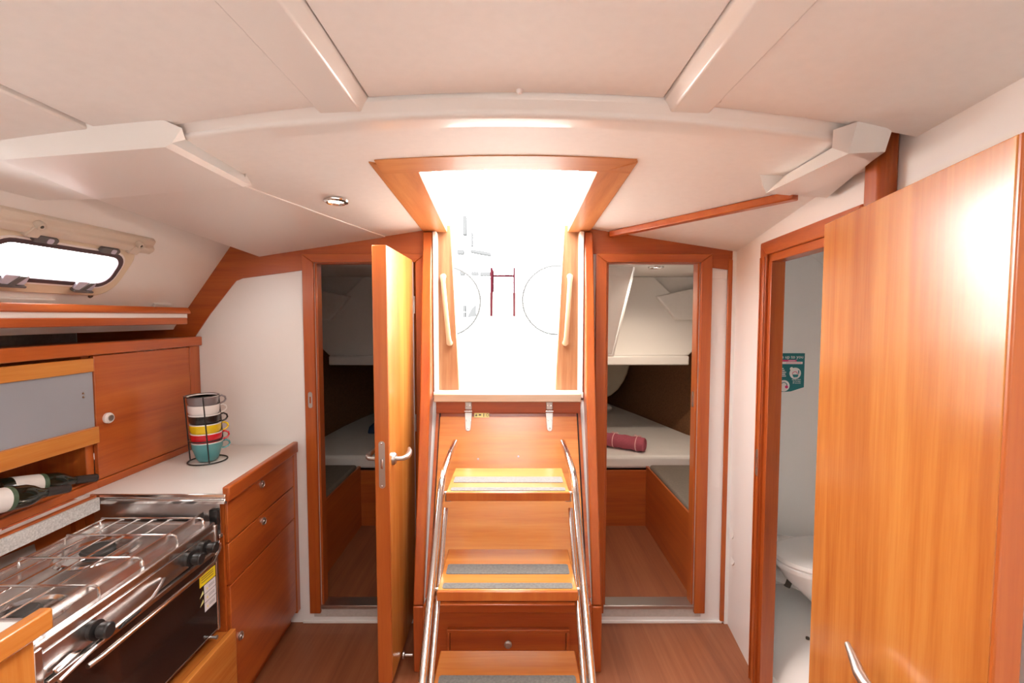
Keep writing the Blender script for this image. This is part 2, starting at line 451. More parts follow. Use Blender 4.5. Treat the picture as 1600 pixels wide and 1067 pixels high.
# plug that seals the outboard side of the deckhead (not seen)
build('deck_edge', MB().box(-1.45, -1.30, 1.475, 2.6, 2.085, 2.10).box(-1.47, -1.30, -1.95, 1.48, 2.05, 2.07).box(-1.47, -1.45, -1.95, 2.6, 2.05, 2.25), 'gel', ceil)
# moulding on the head side, ending against the wooden post
Q = lambda x, y, Y: PY(x, y, Y)
t0, t1 = on_liner(1187, 273), on_liner(1226, 274)
a = [Q(1197, 302, t0.y), Q(1252, 307, 1.66), Q(1292, 309, 1.53), Q(1362, 252, 1.215), Q(1383, 237, 1.20), Q(1326, 240, 1.17)]
t2_, t3_ = Q(1300, 231, 1.215), Q(1302, 203, 1.165)
u0, u1 = Q(1340, 190, 1.145), Q(1397, 194, 1.15)
v = a + [t0, t1, t2_, t3_, u0, u1]           # 6 t0, 7 t1, 8 t2, 9 t3, 10 u0, 11 u1
hs = MB().add(v, [(0, 1, 2, 3, 4, 5), (0, 5, 8, 7), (0, 7, 6), (5, 10, 9, 8), (5, 4, 11, 10)])
hs.add([a[0], t0, t0 + Vector((.06, .10, 0)), a[1]], [(0, 1, 2, 3)])
build('head_side_moulding', hs, 'gel', ceil, weld=.0005, sharp=45)
# white button caps over the panel screws
for px, py in ((128, 191), (505, 164), (812, 155), (1117, 170)):
    p = PY(px, py, 1.15); c = Vector((p.x, 1.135, zc(p.x, 0) - .001))
    build('screw_cap', MB().lathe([(0, -.006), (.005, -.005), (.008, -.001), (.008, .004)], c, seg=14), 'capwhite', ceil)
# wooden batten across the headliner on the head side
b0 = Vector((.515, 2.40, zaft(.515))); b1 = PY(1243, 309, 1.62); b1.z = zh(b1.x, b1.y)
dr = (b1 - b0).normalized(); sd = dr.cross(Vector((0, 0, 1))).normalized() * .020
build('ceiling_batten', MB().loft([b0 - sd, b0 + sd, b0 + sd - Vector((0, 0, .030)), b0 - sd - Vector((0, 0, .030))],
                                 [b1 - sd, b1 + sd, b1 + sd - Vector((0, 0, .030)), b1 - sd - Vector((0, 0, .030))]), 'cherry_y', ceil, .004)

# --- aft bulkhead, pierced by the two cabin doors and the companionway
DL0, DL1, DR0, DR1, DZ0, DZ1 = -1.035, -.505, .495, .985, .02, 1.885
m = MB()
for x0, x1, z0, z1 in ((-2.4, DL0, FZ, 2.2), (DL0, DL1, FZ, DZ0), (DL0, DL1, DZ1, 2.2), (DL1, -.405, FZ, 2.2), (.36, DR0, FZ, 2.2), (DR0, DR1, FZ, DZ0), (DR0, DR1, DZ1, 2.2), (DR1, 1.9, FZ, 2.2), (-.405, .36, FZ, 1.17)):
    m.box(x0, x1, B, B + .035, z0, z1)
wa = struct('wall_aft', m, 'white', 'white laminate aft bulkhead with wooden upper margin')
def facing(pts, mat, name, Y=B, th=.008, bevel=.002):
    poly = [PY(x, y, Y) for x, y in pts]
    return build(name, MB().prism(poly, (0, -th, 0)), mat, wa, bevel)
facing([(672, 340), (560, 350), (400, 370), (345, 372), (340, 390), (276, 492), (270, 545), (303, 530), (330, 490), (364, 446), (370, 439), (380, 435), (476, 422), (476, 397), (672, 397)], 'cherry_x', 'upper_margin')
facing([(912, 340), (1060, 350), (1156, 380), (1156, 424), (1106, 418), (1106, 397), (912, 397)], 'cherry_x', 'upper_margin')
build('corner_batten', MB().box(1.128, 1.160, B - .012, B, FZ + .01, 1.9), 'cherry_z', wa, .004)
build('white_cap', MB().box(1.035, 1.126, B - .006, B, 1.80, 1.845), 'white', wa, .002)
build('scuff_strip', MB().box(DL0 - .1, 1.14, B - .012, B, FZ, -.045), 'white', wa, .003)

def doorway(name, x0, x1, label, fl, leaf=False):
    """mitred frame in the aft bulkhead, steel sill"""
    e = empty(name, ((x0 + x1) / 2, B, DZ0), label, None, None, 'structure')
    w_, th = .058, .020
    ox0, ox1, oz = x0 - w_, x1 + w_, DZ1 + .045
    y1 = B - th
    for pts, mt in (([(ox0, .0), (x0, .0), (x0, DZ1), (ox0, oz)], 'cherry_z'), ([(x1, .0), (ox1, .0), (ox1, oz), (x1, DZ1)], 'cherry_z'), ([(x0, DZ1), (x1, DZ1), (ox1, oz), (ox0, oz)], 'cherry_x')):
        fm = build('door_frame', MB().prism([(x, y1, z) for x, z in pts], (0, th, 0)), mt, e, .004)
    for a in (x0, x1 - .012):      # rebate lining inside the opening
        build('jamb_lining', MB().box(a, a + .012, B, B + .06, .03, DZ1), 'cherry_z', e, .003)
    build('head_lining', MB().box(x0, x1, B, B + .06, DZ1 - .004, DZ1), 'cherry_x', e)
    build('sill_strip', MB().box(x0 - .005, x1 + .02, B - .012, B + .07, DZ0, DZ0 + .02), 'steel_satin', e, .003)
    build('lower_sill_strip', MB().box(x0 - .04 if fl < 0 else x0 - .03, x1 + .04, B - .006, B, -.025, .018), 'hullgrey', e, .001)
    return e
d1 = doorway('door_1', DL0, DL1, 'cherry wood cabin door standing open beside the galley', -1)
d2 = doorway('door_2', DR0, DR1, 'cherry framed open doorway to the berth with the rolled towel', 1)
# strike plates
def strike(parent, c, u, v, n, w_=.022, h=.085):
    mb = MB(); c = Vector(c); u = Vector(u); v = Vector(v); n = Vector(n)
    frame_mb(mb, rrect(w_ * .42, h * .42, .002), rrect(w_, h, w_ * .48), c, u, v, n * .002)
    return build('strike_plate', mb, 'steel_satin', parent)
strike(d1, (DL0 - .028, B - .0205, 1.165), (1, 0, 0), (0, 0, 1), (0, -1, 0))
strike(d2, (DR1 - .0125, B + .03, 1.16), (0, 1, 0), (0, 0, 1), (-1, 0, 0))
# door leaf of door_1, opened square to the bulkhead
LX0, LX1, LY0, LY1, LZ0, LZ1 = -.573, -.513, 1.895, 2.395, .035, 1.895
leaf = build('leaf', MB().box(LX0, LX1, LY0 + .012, LY1, LZ0, LZ1), 'gold_z', d1, .002)
build('edge_lipping', MB().box(LX0, LX1, LY0, LY0 + .012, LZ0, LZ1), 'lip', leaf, .003)
def lever(parent, base, out, along, mat='steel_satin', L=.115):
    base = Vector(base); out = Vector(out).normalized(); along = Vector(along).normalized()
    h = MB().lathe([(.0, 0), (.027, 0), (.027, .006), (.022, .013), (.011, .016), (.0, .016)], base, out, 24)
    up_ = Vector((0, 0, 1))
    p = [base + out * .012, base + out * .03, base + out * .043 + along * .004, base + out * .052 + along * .016 + up_ * .002, base + out * .056 + along * .035 + up_ * .002, base + out * .056 + along * .065 + up_ * .004,
         base + out * .052 + along * .09 + up_ * .008, base + out * .044 + along * L + up_ * .013]
    h.tube(p, .01, 12, rad=[.009, .0095, .0105, .0115, .0125, .0125, .011, .0065])
    return build('door_handle', h, mat, parent)
lever(leaf, (LX1, 1.957, .992), (1, 0, 0), (0, 1, 0))
lever(leaf, (LX0, 1.957, .992), (-1, 0, 0), (0, 1, 0))
lk = MB(); lk.prism([Vector((-.543, LY0 - .0015, .985)) + Vector((x, 0, z)) for x, z in rrect(.026, .20, .012)], (0, .003, 0))
lp = build('lock_plate', lk, 'steel_satin', leaf)
build('latch_bolt', MB().prism([(-.550, LY0 - .001, .97), (-.536, LY0 - .001, .97), (-.536, LY0 - .012, .97), (-.540, LY0 - .013, .97)], (0, 0, .04)), 'steel', leaf, .002)
for z in (.895, 1.075): build('screw', MB().lathe([(0, .004), (.004, .003), (.005, 0)], (-.543, LY0 - .0015, z), (0, -1, 0), 12), 'steel_pol', leaf)
for z in (.35, 1.0, 1.62):
    build('hinge', MB().lathe([(.006, 0), (.006, .09)], (LX1 + .004, LY1 + .008, z), (0, 0, 1), 12), 'steel_satin', leaf)
build('piano_strip', MB().box(LX1 - .001, LX1 + .004, LY1 - .004, LY1 + .001, LZ0 + .01, LZ1 - .01), 'steel_satin', leaf)

# --- right wall (head bulkhead) with its doorway
HD0, HD1 = 1.40, 1.99       # opening along y
m = MB()
def wl(y0, y1, z0, z1, mb=m, off=0, th=.03):
    a, b = wallx(y0), wallx(y1)
    mb.plan([(a + off, y0), (b + off, y1), (b + off + th, y1), (a + off + th, y0)], z0, z1)
for y0, y1, z0, z1 in ((-1.95, HD0, FZ, 2.2), (HD0, HD1, 1.875, 2.2), (HD0, HD1, FZ, -.03), (HD1, B, FZ, 2.2)): wl(y0, y1, z0, z1)
wr = struct('wall_right', m, 'white', 'white laminate bulkhead of the toilet compartment')
d3 = empty('door_3', (wallx(1.7), 1.7, FZ), 'golden veneer toilet compartment door opened back against the white bulkhead', None, None, 'structure')
def hd(y, z, off): return Vector((wallx(y) - off, y, z))
w_, th = .062, .024
for pts, mt in (([(HD1 + w_, FZ), (HD1, FZ), (HD1, 1.868), (HD1 + w_, 1.925)], 'cherry_z'), ([(HD0, FZ), (HD0 - w_, FZ), (HD0 - w_, 1.925), (HD0, 1.868)], 'cherry_z'), ([(HD1, 1.868), (HD0, 1.868), (HD0 - w_, 1.925), (HD1 + w_, 1.925)], 'cherry_y')):
    build('door_frame', MB().prism([hd(y, z, th) for y, z in pts], (th, 0, 0)), mt, d3, .004)
for y in (HD0, HD1 - .03):
    mb = MB(); wl(y, y + .03, FZ, 1.868, mb, -.012, .06); build('jamb_lining', mb, 'cherry_z', d3, .003)
mb = MB(); wl(HD0, HD1, 1.835, 1.868, mb, -.012, .06); build('head_lining', mb, 'cherry_y', d3, .003)
for y in (HD1 + .004, HD1 + .046):
    mb = MB(); wl(y, y + .008, FZ, 1.86, mb, -.030, .007); build('frame_bead', mb, 'cherry_z', d3, .003)
strike(d3, hd(HD1 + .030, .955, th + .0005), Vector((.132, 1, 0)).normalized(), (0, 0, 1), (-1, .13, 0), .030, .12)
# leaf folded back against the bulkhead
h0 = Vector((.928, 1.385, 0)); h1 = Vector((.760, .700, 0)); ld = (h1 - h0).normalized(); ln = Vector((-ld.y, ld.x, 0))
if ln.x < 0: ln = -ln
T = .036
def lp_(s, o): p = h0 + ld * s + ln * o; return (p.x, p.y)
LW = (h1 - h0).length
leaf3 = build('leaf', MB().plan([lp_(0, 0), lp_(LW - .010, 0), lp_(LW - .010, T), lp_(0, T)], .045, 1.876), 'gold_z', d3, .002)
build('edge_lipping', MB().plan([lp_(LW - .010, 0), lp_(LW, 0), lp_(LW, T), lp_(LW - .010, T)], .045, 1.876), 'lip', leaf3, .003)
sp = h0 + ld * .49 + Vector((0, 0, .805))
lever(leaf3, sp, -ln, -ld, L=.15)
for z in (.3, 1.5): build('hinge', MB().lathe([(.007, 0), (.007, .1)], (lp_(-.006, .018)[0], lp_(-.006, .018)[1], z), (0, 0, 1), 12), 'steel_satin', leaf3)
# wooden post forward of the frame
mb = MB()
pw = lambda y, off: (wallx(y) - off, y)
mb.plan([pw(1.225, 0), pw(1.225, .028), pw(1.243, .044), pw(1.30, .044), pw(1.33, 0)], FZ, 2.13)
tr1 = struct('trim_1', mb, 'cherry_z', 'rounded cherry post on the white toilet bulkhead', .006)

# --- galley side: sloping cabin side with window, side deck underside, hull
CA = Vector((.236, 0, .324)).normalized(); CN = CA.cross(Vector((0, 1, 0))).normalized()   # slope direction, normal
if CN.x < 0: CN = -CN
C0 = Vector((-1.711, 0, 1.633))
def cs(y, v, off=0): return C0 + Vector((0, y, 0)) + CA * v + CN * off
WY0, WY1, WV0, WV1 = 1.385, 1.865, .118, .272
wyc, wvc, ww, wh = (WY0 + WY1) / 2, (WV0 + WV1) / 2, WY1 - WY0, WV1 - WV0
m = MB()
def patch(y0, y1, v0, v1): m.prism([cs(y0, v0), cs(y1, v0), cs(y1, v1), cs(y0, v1)], -CN * .012)
patch(-1.95, WY0, -.12, .56); patch(WY1, B, -.12, .56); patch(WY0, WY1, -.12, WV0); patch(WY0, WY1, WV1, .56)
m.box(-2.42, cs(0, -.1).x, -1.95, B, 1.555, 1.565)
m.box(-2.42, -2.40, -1.95, B, FZ, 1.56)
wlft = struct('wall_left', m, 'gel', 'cream sloping cabin side over the galley')
build('shelf_end', MB().box(-2.29, -1.70, B - .006, B, 1.45, 1.60), 'cherry_x', wa)
build('hull_liner', MB().box(-2.40, -2.30, -1.9, B, 1.2, 1.56), 'hullgrey', wlft)
# corner fillets so that the opening is round-cornered, and the window itself
win = empty('window_1', cs(wyc, wvc), 'opening portlight with dark alloy frame in cabin side', None, None, 'structure')
U = Vector((0, 1, 0))
def ringw(name, wi, hi, ri, wo, ho, ro, off0, off1, mat, bevel=0):
    mb = MB(); frame_mb(mb, rrect(wi, hi, ri, 7), rrect(wo, ho, ro, 7), cs(wyc, wvc, off0), U, CA, CN * (off1 - off0))
    return build(name, mb, mat, win, bevel)
ringw('trim_ring', ww - .01, wh - .01, .055, ww + .09, wh + .095, .085, -.004, .010, 'cream', .004)
ringw('outer_frame', ww - .035, wh - .03, .045, ww + .004, wh + .004, .06, -.03, .016, 'wframe', .002)
ringw('white_ring', ww - .02, wh - .015, .05, ww + .018, wh + .018, .066, .008, .014, 'capwhite', .001)  # narrow white ring between the dark frame and the trim ring
mb = MB(); mb.prism([cs(wyc, wvc, -.022) + U * x + CA * y for x, y in rrect(ww - .02, wh - .02, .05, 7)], -CN * .006)
build('pane', mb, 'pane', win)
for px, py in ((70, 374), (171, 391)):
    p = PP(px, py, cs(0, 0, .02), CN); yy = p.y; v = (p - C0 - Vector((0, yy, 0))).dot(CA)
    mb = MB(); mb.prism([cs(yy, v, .014) + U * x + CA * y for x, y in rrect(.082, .024, .011)], CN * .014); h = build('window_hinge', mb, 'plastic_grey', win, .003)
    mb = MB(); mb.prism([cs(yy + .012, v, .028) + U * x + CA * y for x, y in rrect(.02, .018, .006)], CN * .002); build('hinge_badge', mb, 'lilac', h)
for px, py in ((22, 436), (132, 446)):
    p = PP(px, py, cs(0, 0, .02), CN); yy = p.y; v = (p - C0 - Vector((0, yy, 0))).dot(CA)
    mb = MB(); mb.prism([cs(yy, v, .014) + U * x + CA * y for x, y in rrect(.075, .036, .006)], CN * .012); h = build('window_latch', mb, 'lilac', win, .002)
    mb = MB(); mb.prism([cs(yy, v, .026) + U * x + CA * y for x, y in ((-.016, -.018), (.004, -.018), (.026, .018), (.006, .018))], CN * .004); build('latch_bar', mb, 'plastic_grey', h)
    mb = MB(); mb.prism([cs(yy, v - .022, .014) + U * x + CA * y for x, y in rrect(.08, .008, .003)], CN * .018); build('latch_foot', mb, 'plastic_grey', h)
# roller blind casing above the window
bl = empty('window_blind', cs(1.65, .345), 'cream roller blind cassette fixed above the portlight', 'blind')
mb = MB(); mb.prism([cs(1.36, v, o) for v, o in ((.300, 0), (.300, .022), (.318, .03), (.330, .03), (.338, .018), (.36, .016), (.366, 0))], (0, .585, 0))
build('casing', mb, 'blindcase', bl, .003)
for yy in (1.47, 1.86):
    mb = MB(); mb.lathe([(.0, .0), (.014, 0), (.014, .02), (.010, .022), (.008, .018), (0, .018)], cs(yy, .338, .02), CN, 16); k = build('bracket', mb, 'blindcase', bl)
    mb = MB(); mb.lathe([(.007, .0), (.004, .004), (0, .004)], cs(yy, .338, .036), CN, 10); build('screw_hole', mb, 'grime', k)
    mb = MB(); mb.prism([cs(yy - .02, v, o) for v, o in ((.29, 0), (.29, .028), (.33, .036), (.33, 0))], (0, .04, 0)); build('bracket_foot', mb, 'blindcase', bl, .003)
p = PP(141, 462, cs(0, 0), CN)
mb = MB().lathe([(.009, 0), (.009, .004), (.006, .006), (0, .005)], p, CN, 14); tag(build('snap_button', mb, 'grime'), 'small dark snap stud below the portlight', 'stud')

# forward end of the saloon (behind the camera)
struct('wall_front', MB().box(-2.4, 1.0, -1.95, -1.9, FZ, 2.2), 'white', 'white forward bulkhead of the saloon')

st_ = empty('bounce_settee', (0, -1.3, FZ), 'added cream seating, unseen, bouncing light onto the deckhead', 'bounce_settee')  # unseen seat added so its pale cushions bounce neutral light onto the ceiling
build('base', MB().box(-1.9, .55, -1.88, -1.15, FZ, .28), 'cherry_x', st_, .004)
for x0, x1 in ((-1.88, -1.08), (-1.07, -.27), (-.26, .53)):
    build('seat_cushion', MB().box(x0, x1, -1.72, -1.13, .28, .42), 'sheet', st_, .03, segs=3)
    build('back_cushion', MB().box(x0, x1, -1.88, -1.74, .40, .85), 'sheet', st_, .03, segs=3)
tb_ = empty('bounce_table', (-.5, -.5, FZ), 'added white topped table, unseen, bouncing hatch light upward', 'table')  # unseen table added, its white top throws hatch light back up
build('table_top', MB().box(-1.3, .35, -.95, -.15, .68, .71), 'worktop', tb_, .006)
build('table_leg', MB().box(-.55, -.40, -.62, -.48, FZ, .68), 'cherry_z', tb_, .006)

# =================================================================== COMPANIONWAY
hf = empty('hatch_surround', (-.03, 2.0, 2.1), 'varnished wood frame around the bright companion hatch opening', 'hatch frame')
ox0, ox1, ix0, ix1 = -.462, .405, -.338, .290
yf0, yf1, yb = 1.50, 1.60, B - .0
def flat(pts, mat, name):    # pieces lying against the headliner
    lo = [Vector((x, y, (zh(x, y) if abs(x) > .40 or y < 1.55 else zh(math.copysign(.40, x), y)) - .008)) for x, y in pts]
    return build(name, MB().prism(lo, (0, 0, .10)), mat, hf, .002)
xsf = lin(-.44, .40, 9)
mb = MB()
for i in range(8):
    a, b = xsf[i], xsf[i + 1]
    zz = lambda x, y: zh(x, 1.5) - .004 - (y - 1.5) * .12
    mb.loft([(a, yf0, zz(a, yf0)), (a, yf1, zz(a, yf1)), (a, yf1, zz(a, yf1) + .10), (a, yf0, zz(a, yf0) + .05)], [(b, yf0, zz(b, yf0)), (b, yf1, zz(b, yf1)), (b, yf1, zz(b, yf1) + .10), (b, yf0, zz(b, yf0) + .05)])
build('front_rail', mb, 'varnish_x', hf)
for sx in (0, 1):
    if sx == 0: pts = [(ox0 + .0, yf0 + .01), (ix0 + .02, yf1 + .01), (ix0, yb), (ox0, yb)]
    else: pts = [(ox1, yf0 + .01), (ix1 - .0, yf1 + .01), (ix1, yb), (ox1, yb)]
    lo = []
    for x, y in pts:
        z = 2.108 if y < 1.7 else 2.055
        lo.append(Vector((x, y, z - .012)))
    build('side_rail', MB().prism(lo, (0, 0, .11)), 'varnish_y', hf, .003)
    x = ix0 if sx == 0 else ix1
# jamb boards either side of the opening, teak with a grab rail each
jb = []
for s in (-1, 1):
    e = empty('companionway_jamb', ((-.35 if s < 0 else .29), 2.42, 1.22), ('weathered teak jamb board with grab rail beside the open wooden door' if s < 0 else 'weathered teak jamb board with grab rail next to the empty doorway'), 'jamb')
    q = (lambda x, y: PY(x, y, 2.44))
    if s < 0: pts = [(681, 352), (704, 352), (717, 610), (682, 610)]; gp = [(693, 432), (703, 536)]
    else: pts = [(908, 352), (882, 352), (868, 610), (905, 610)]; gp = [(890, 432), (883, 536)]
    build('board', MB().prism([q(*a) for a in pts], (0, .05, 0)), 'teak', e, .003)
    g0, g1 = q(*gp[0]), q(*gp[1])
    n = Vector((0, -1, 0))
    path = [g0 + n * .0, g0 + n * .022, g0.lerp(g1, .10) + n * .034, g0.lerp(g1, .5) + n * .036, g0.lerp(g1, .9) + n * .034, g1 + n * .022, g1]
    build('grab_rail', MB().tube(path, .013, 12, rad=[.016, .015, .012, .012, .012, .015, .016]), 'teakhandle', e)
# white moulded jambs and sill
wj = MB()
for x0, x1 in ((-.408, -.388), (.348, .370)): wj.box(x0, x1, 2.385, 2.52, 1.212, 2.04)
wj.box(-.408, .370, 2.37, 2.60, 1.18, 1.212)
tag(build('companionway_sill', wj, 'gel', None, .004), 'white moulded companionway threshold with side jambs', 'threshold')
sl = build('sill_board', MB().box(-.392, .347, 2.285, 2.36, 1.176, 1.216), 'sillwood', None, .004)
tag(sl, 'bleached wooden board edging the companionway threshold', 'sill board')

# engine casing below: sloping front, side posts, drawer base
PT, PB_ = Vector((0, 2.36, 1.13)), Vector((0, 2.075, .30))
sdv = (PB_ - PT); SL = sdv.length; sdv.normalize(); sn = Vector((0, sdv.z, -sdv.y)).normalized()
if sn.y > 0: sn = -sn
def sl_(x, t, o=0): p = PT + sdv * t + sn * o; return Vector((x, p.y, p.z))
eng = empty('engine_casing', (-.03, 2.2, FZ), 'sloping wooden engine casing with hinged front panel behind the ladder', 'engine casing')
mb = MB().prism([(-.415, y, z) for y, z in ((2.387, 1.17), (2.415, 1.17), (2.415, FZ + .01), (2.095, FZ + .01), (2.095, .30))], (.79, 0, 0)); build('body', mb, 'gel', eng)
build('back_board', MB().prism([sl_(-.388, .0, .002), sl_(.352, .0, .002), sl_(.366, SL, .002), (Vector(sl_(-.402, SL, .002)))], sn * .008), 'cherry_x', eng, .001)
pan = build('front_panel', MB().prism([sl_(-.366, .045, .012), sl_(.330, .045, .012), sl_(.342, SL - .03, .012), sl_(-.378, SL - .03, .012)], sn * .012), 'gold_x', eng, .002)
for s in (-1, 1):
    a = -.371 if s < 0 else .331; b = -.383 if s < 0 else .343
    build('panel_gasket', MB().prism([sl_(a, .02, .010), sl_(a + .006, .02, .010), sl_(b + .006, SL - .02, .010), sl_(b, SL - .02, .010)], sn * .006), 'gasket', eng)
build('panel_gasket', MB().prism([sl_(-.38, SL - .03, .010), sl_(.345, SL - .03, .010), sl_(.345, SL - .012, .010), sl_(-.38, SL - .012, .010)], sn * .006), 'gasket', eng)
build('hinge_board', MB().box(-.387, .349, 2.326, 2.372, 1.112, 1.178), 'cherry_x', eng, .002)
for x in (-.222, .190):     # strap hinges
    h = build('strap_hinge', MB().box(x - .017, x + .017, 2.320, 2.326, 1.130, 1.172), 'steel_satin', eng, .004)
    mb = MB(); c = sl_(x, .070, .0245)
    poly = [(x_, y_) for x_, y_ in [(-.018, .045)] + [(-.013 * math.cos(R(q)), -.035 - .013 * math.sin(R(q))) for q in lin(0, 180, 9)] + [(.018, .045)]]
    mb.prism([c + Vector((a, 0, 0)) - sdv * b for a, b in poly], sn * .003); build('hinge_strap', mb, 'steel_satin', h, .001)
    build('hinge_pin', MB().tube([(x - .02, 2.316, 1.124), (x + .02, 2.316, 1.124)], .005, 10), 'steel_pol', h)
    for dx, dz in ((-.009, .005), (.009, .005), (0, -.034)):
        build('screw', MB().lathe([(0, .002), (.0035, .0015), (.004, 0)], c + Vector((dx, 0, 0)) - sdv * dz + sn * .003, sn, 10), 'steel_pol', h)
    for dx, dz in ((-.008, .015), (.008, .015)):
        build('screw', MB().lathe([(0, .002), (.0035, .0015), (.004, 0)], (x + dx, 2.320, 1.137 + dz), (0, -1, 0), 10), 'steel_pol', h)
# small pictogram plate by the hinge
st = build('pictogram_plate', MB().prism([sl_(-.192, .024, .025), sl_(-.116, .024, .025), sl_(-.116, .050, .025), sl_(-.192, .050, .025)], sn * .0015), 'paleyellow', eng)
for k in range(4):
    x = -.182 + k * .019; mb = MB()
    pp = lambda a, b: sl_(x + a, .037 - b, .0268)
    if k == 0: mb.prism([pp(-.006, -.006), pp(.006, -.006), pp(0, .007)], sn * .0004)
    elif k == 1: mb.prism([pp(-.007, -.003), pp(.007, -.003), pp(.005, .004), pp(-.005, .004)], sn * .0004)
    elif k == 2: mb.prism([pp(-.002, -.008), pp(.002, -.008), pp(.002, .008), pp(-.002, .008)], sn * .0004)
    else: mb.ring([pp(.006 * math.cos(q), .006 * math.sin(q)) for q in [2 * math.pi * i / 12 for i in range(12)]], .001, 6)
    build('pictogram', mb, 'ink', st)
# finger hole disc
fc = sl_(-.02, .400, .0245)
build('finger_hole', MB().ring([fc + Vector((.043 * math.cos(q), 0, 0)) - sdv * (.043 * math.sin(q)) for q in [2 * math.pi * i / 32 for i in range(32)]], .003, 6), 'cherry_x', eng)
for px, py in ((747, 717), (810, 713)):
    p = PP(px, py, sl_(0, 0, .025), sn); build('screw', MB().lathe([(0, .002), (.005, .0015), (.005, 0)], p, sn, 10), 'steel_satin', eng)
# side posts, sloping
for x0, x1 in ((-.460, -.411), (.373, .418)):
    build('side_post', MB().prism([(x0, y, z) for y, z in [(2.075, .262), (2.20, .262), (2.425, 1.10), (2.425, 2.040), (2.400, 2.040), (2.292, 1.25), (2.19, .76)]], (x1 - x0, 0, 0)), 'cherry_z', eng, .006)
    build('lower_post', MB().box(x0, x1, 2.072, 2.42, FZ, .258), 'cherry_z', eng, .005)
build('base_front', MB().box(-.412, .372, 2.065, 2.09, FZ, .262), 'cherry_x', eng)
build('base_ledge', MB().box(-.405, .366, 2.045, 2.10, .245, .285), 'cherry_x', eng, .004)
dw = build('drawer_front', MB().box(-.285, .248, 2.050, 2.066, -.03, .150), 'cherry_x', eng, .002)
dfm = MB()
for bx in ((-.300, .263, .150, .165), (-.300, -.287, -.045, .150), (.250, .263, -.045, .150)): dfm.box(bx[0], bx[1], 2.045, 2.066, bx[2], bx[3])
build('drawer_beading', dfm, 'cherry_x', eng, .003)
build('drawer_knob', MB().lathe([(.006, 0), (.006, .014), (.017, .018), (.018, .024), (.012, .030), (0, .031)], (-.018, 2.05, .108), (0, -1, 0), 20), 'steel_satin', dw)
# door stop between casing and open door
dsx = MB().tube([(-.462, 2.06, .035), (-.495, 2.06, .035)], .006, 10).lathe([(.006, 0), (.016, .004), (.016, .010), (0, .011)], (-.495, 2.06, .035), (-1, 0, 0), 16)
tag(build('door_stop', dsx, 'steel_satin'), 'small steel magnetic stop at the foot of the open door', 'door stop')
# LADDER
lad = empty('companionway_ladder', (-.015, 1.3, FZ), 'stainless tube ladder with wooden treads and grey grip strips', 'ladder')
TW = .235; cx = -.015
tz = [.94, .69, .44, .19]; ty = [1.715, 1.494, 1.275, 1.056]
for z, y in zip(tz, ty):
    t = build('tread', MB().box(cx - TW, cx + TW, y, y + .275, z - .032, z), 'gold_x', lad, .004)
    build('tread_nosing', MB().box(cx - TW, cx + TW, y - .008, y, z - .034, z - .001), 'lip', t, .003)
    for a, b in ((.008, .040), (.095, .160)):
        pts = [(cx + x, y + (a + b) / 2 + q) for x, q in rrect(2 * TW - .03, b - a, .008)]
        build('grip_strip', MB().plan(pts, z, z + .0018), 'grip', t)
for s in (-1, 1):
    x = cx + s * (TW + .020)
    k = (1.715 - 1.275) / .50
    def yl(z): return 1.715 + (z - .94) * k
    pth = [(x, yl(FZ) + .0, FZ), (x, yl(.5), .5)] + [(x, yl(.93) + 0, .93), (x, yl(.965) + .004, .967), (x, yl(.98) + .03, .982), (x, 1.80, .99), (x, 2.02, 1.005), (x, 2.155, 1.01)]
    build('rail', MB().tube(pth, .0135, 14), 'steel_pol', lad)
    x2 = cx + s * (TW + .006)
    build('inner_rail', MB().tube([(x2, yl(FZ) + .105, FZ), (x2, yl(.86) + .105, .86)], .010, 12), 'steel_pol', lad)
    for z, y in zip(tz, ty):
        br = MB().box(x2 - .018 if s > 0 else x2 - .006, x2 + .006 if s > 0 else x2 + .018, y + .05, y + .09, z - .06, z - .030)
        b_ = build('bracket', br, 'steel_satin', lad, .003)
        build('cross_pin', MB().tube([(x, y + .035, z - .018), (cx + s * (TW - .004), y + .035, z - .018)], .006, 8), 'steel_satin', lad)

# =================================================================== GALLEY
GX0, GX1, GY0, GY1 = -1.112, -1.152, 1.765, 2.425      # drawer unit front: x at near and far end
def gx(y): return lerp(GX0, GX1, (y - GY0) / (GY1 - GY0))
CB = -1.65       # face of the wall cupboard
dc = empty('drawer_unit', (-1.35, 2.1, FZ), 'cherry galley drawer unit under the white worktop', 'cabinet')
build('carcass', MB().plan([(gx(GY0) - .014, GY0), (gx(GY1) - .014, GY1), (-2.0, GY1), (-2.0, GY0)], .03, .90), 'cherry_z', dc)
build('plinth', MB().plan([(gx(GY0) - .05, GY0), (gx(GY1) - .05, GY1), (-2.0, GY1), (-2.0, GY0)], FZ, .03), 'cherry_y', dc)
def front(y0, y1, z0, z1, name, mat='cherry_y'):
    return build(name, MB().plan([(gx(y0), y0), (gx(y1), y1), (gx(y1) - .014, y1), (gx(y0) - .014, y0)], z0, z1), mat, dc, .0025)
FY1 = GY1 - .045
f1 = front(GY0, FY1, 0.717, .893, 'drawer_front'); f2 = front(GY0, FY1, .545, .710, 'drawer_front'); f3 = front(GY0, FY1, .035, .538, 'cupboard_door')
build('end_stile', MB().plan([(gx(FY1 + .003) + .004, FY1 + .003), (gx(GY1) + .004, GY1), (gx(GY1) - .014, GY1), (gx(FY1) - .014, FY1 + .003)], .02, .895), 'cherry_z', dc, .003)
def pushknob(par, y, z):
    c = Vector((gx(y), y, z)); n = Vector((1, .06, 0)).normalized()
    k = build('push_knob', MB().lathe([(.0, .0), (.017, 0), (.017, .006), (.013, .009), (.011, .006), (0, .006)], c, n, 20), 'steel_satin', par)
    build('knob_centre', MB().lathe([(.010, .0062), (.009, .0085), (0, .0088)], c, n, 16), 'steel_pol', k)
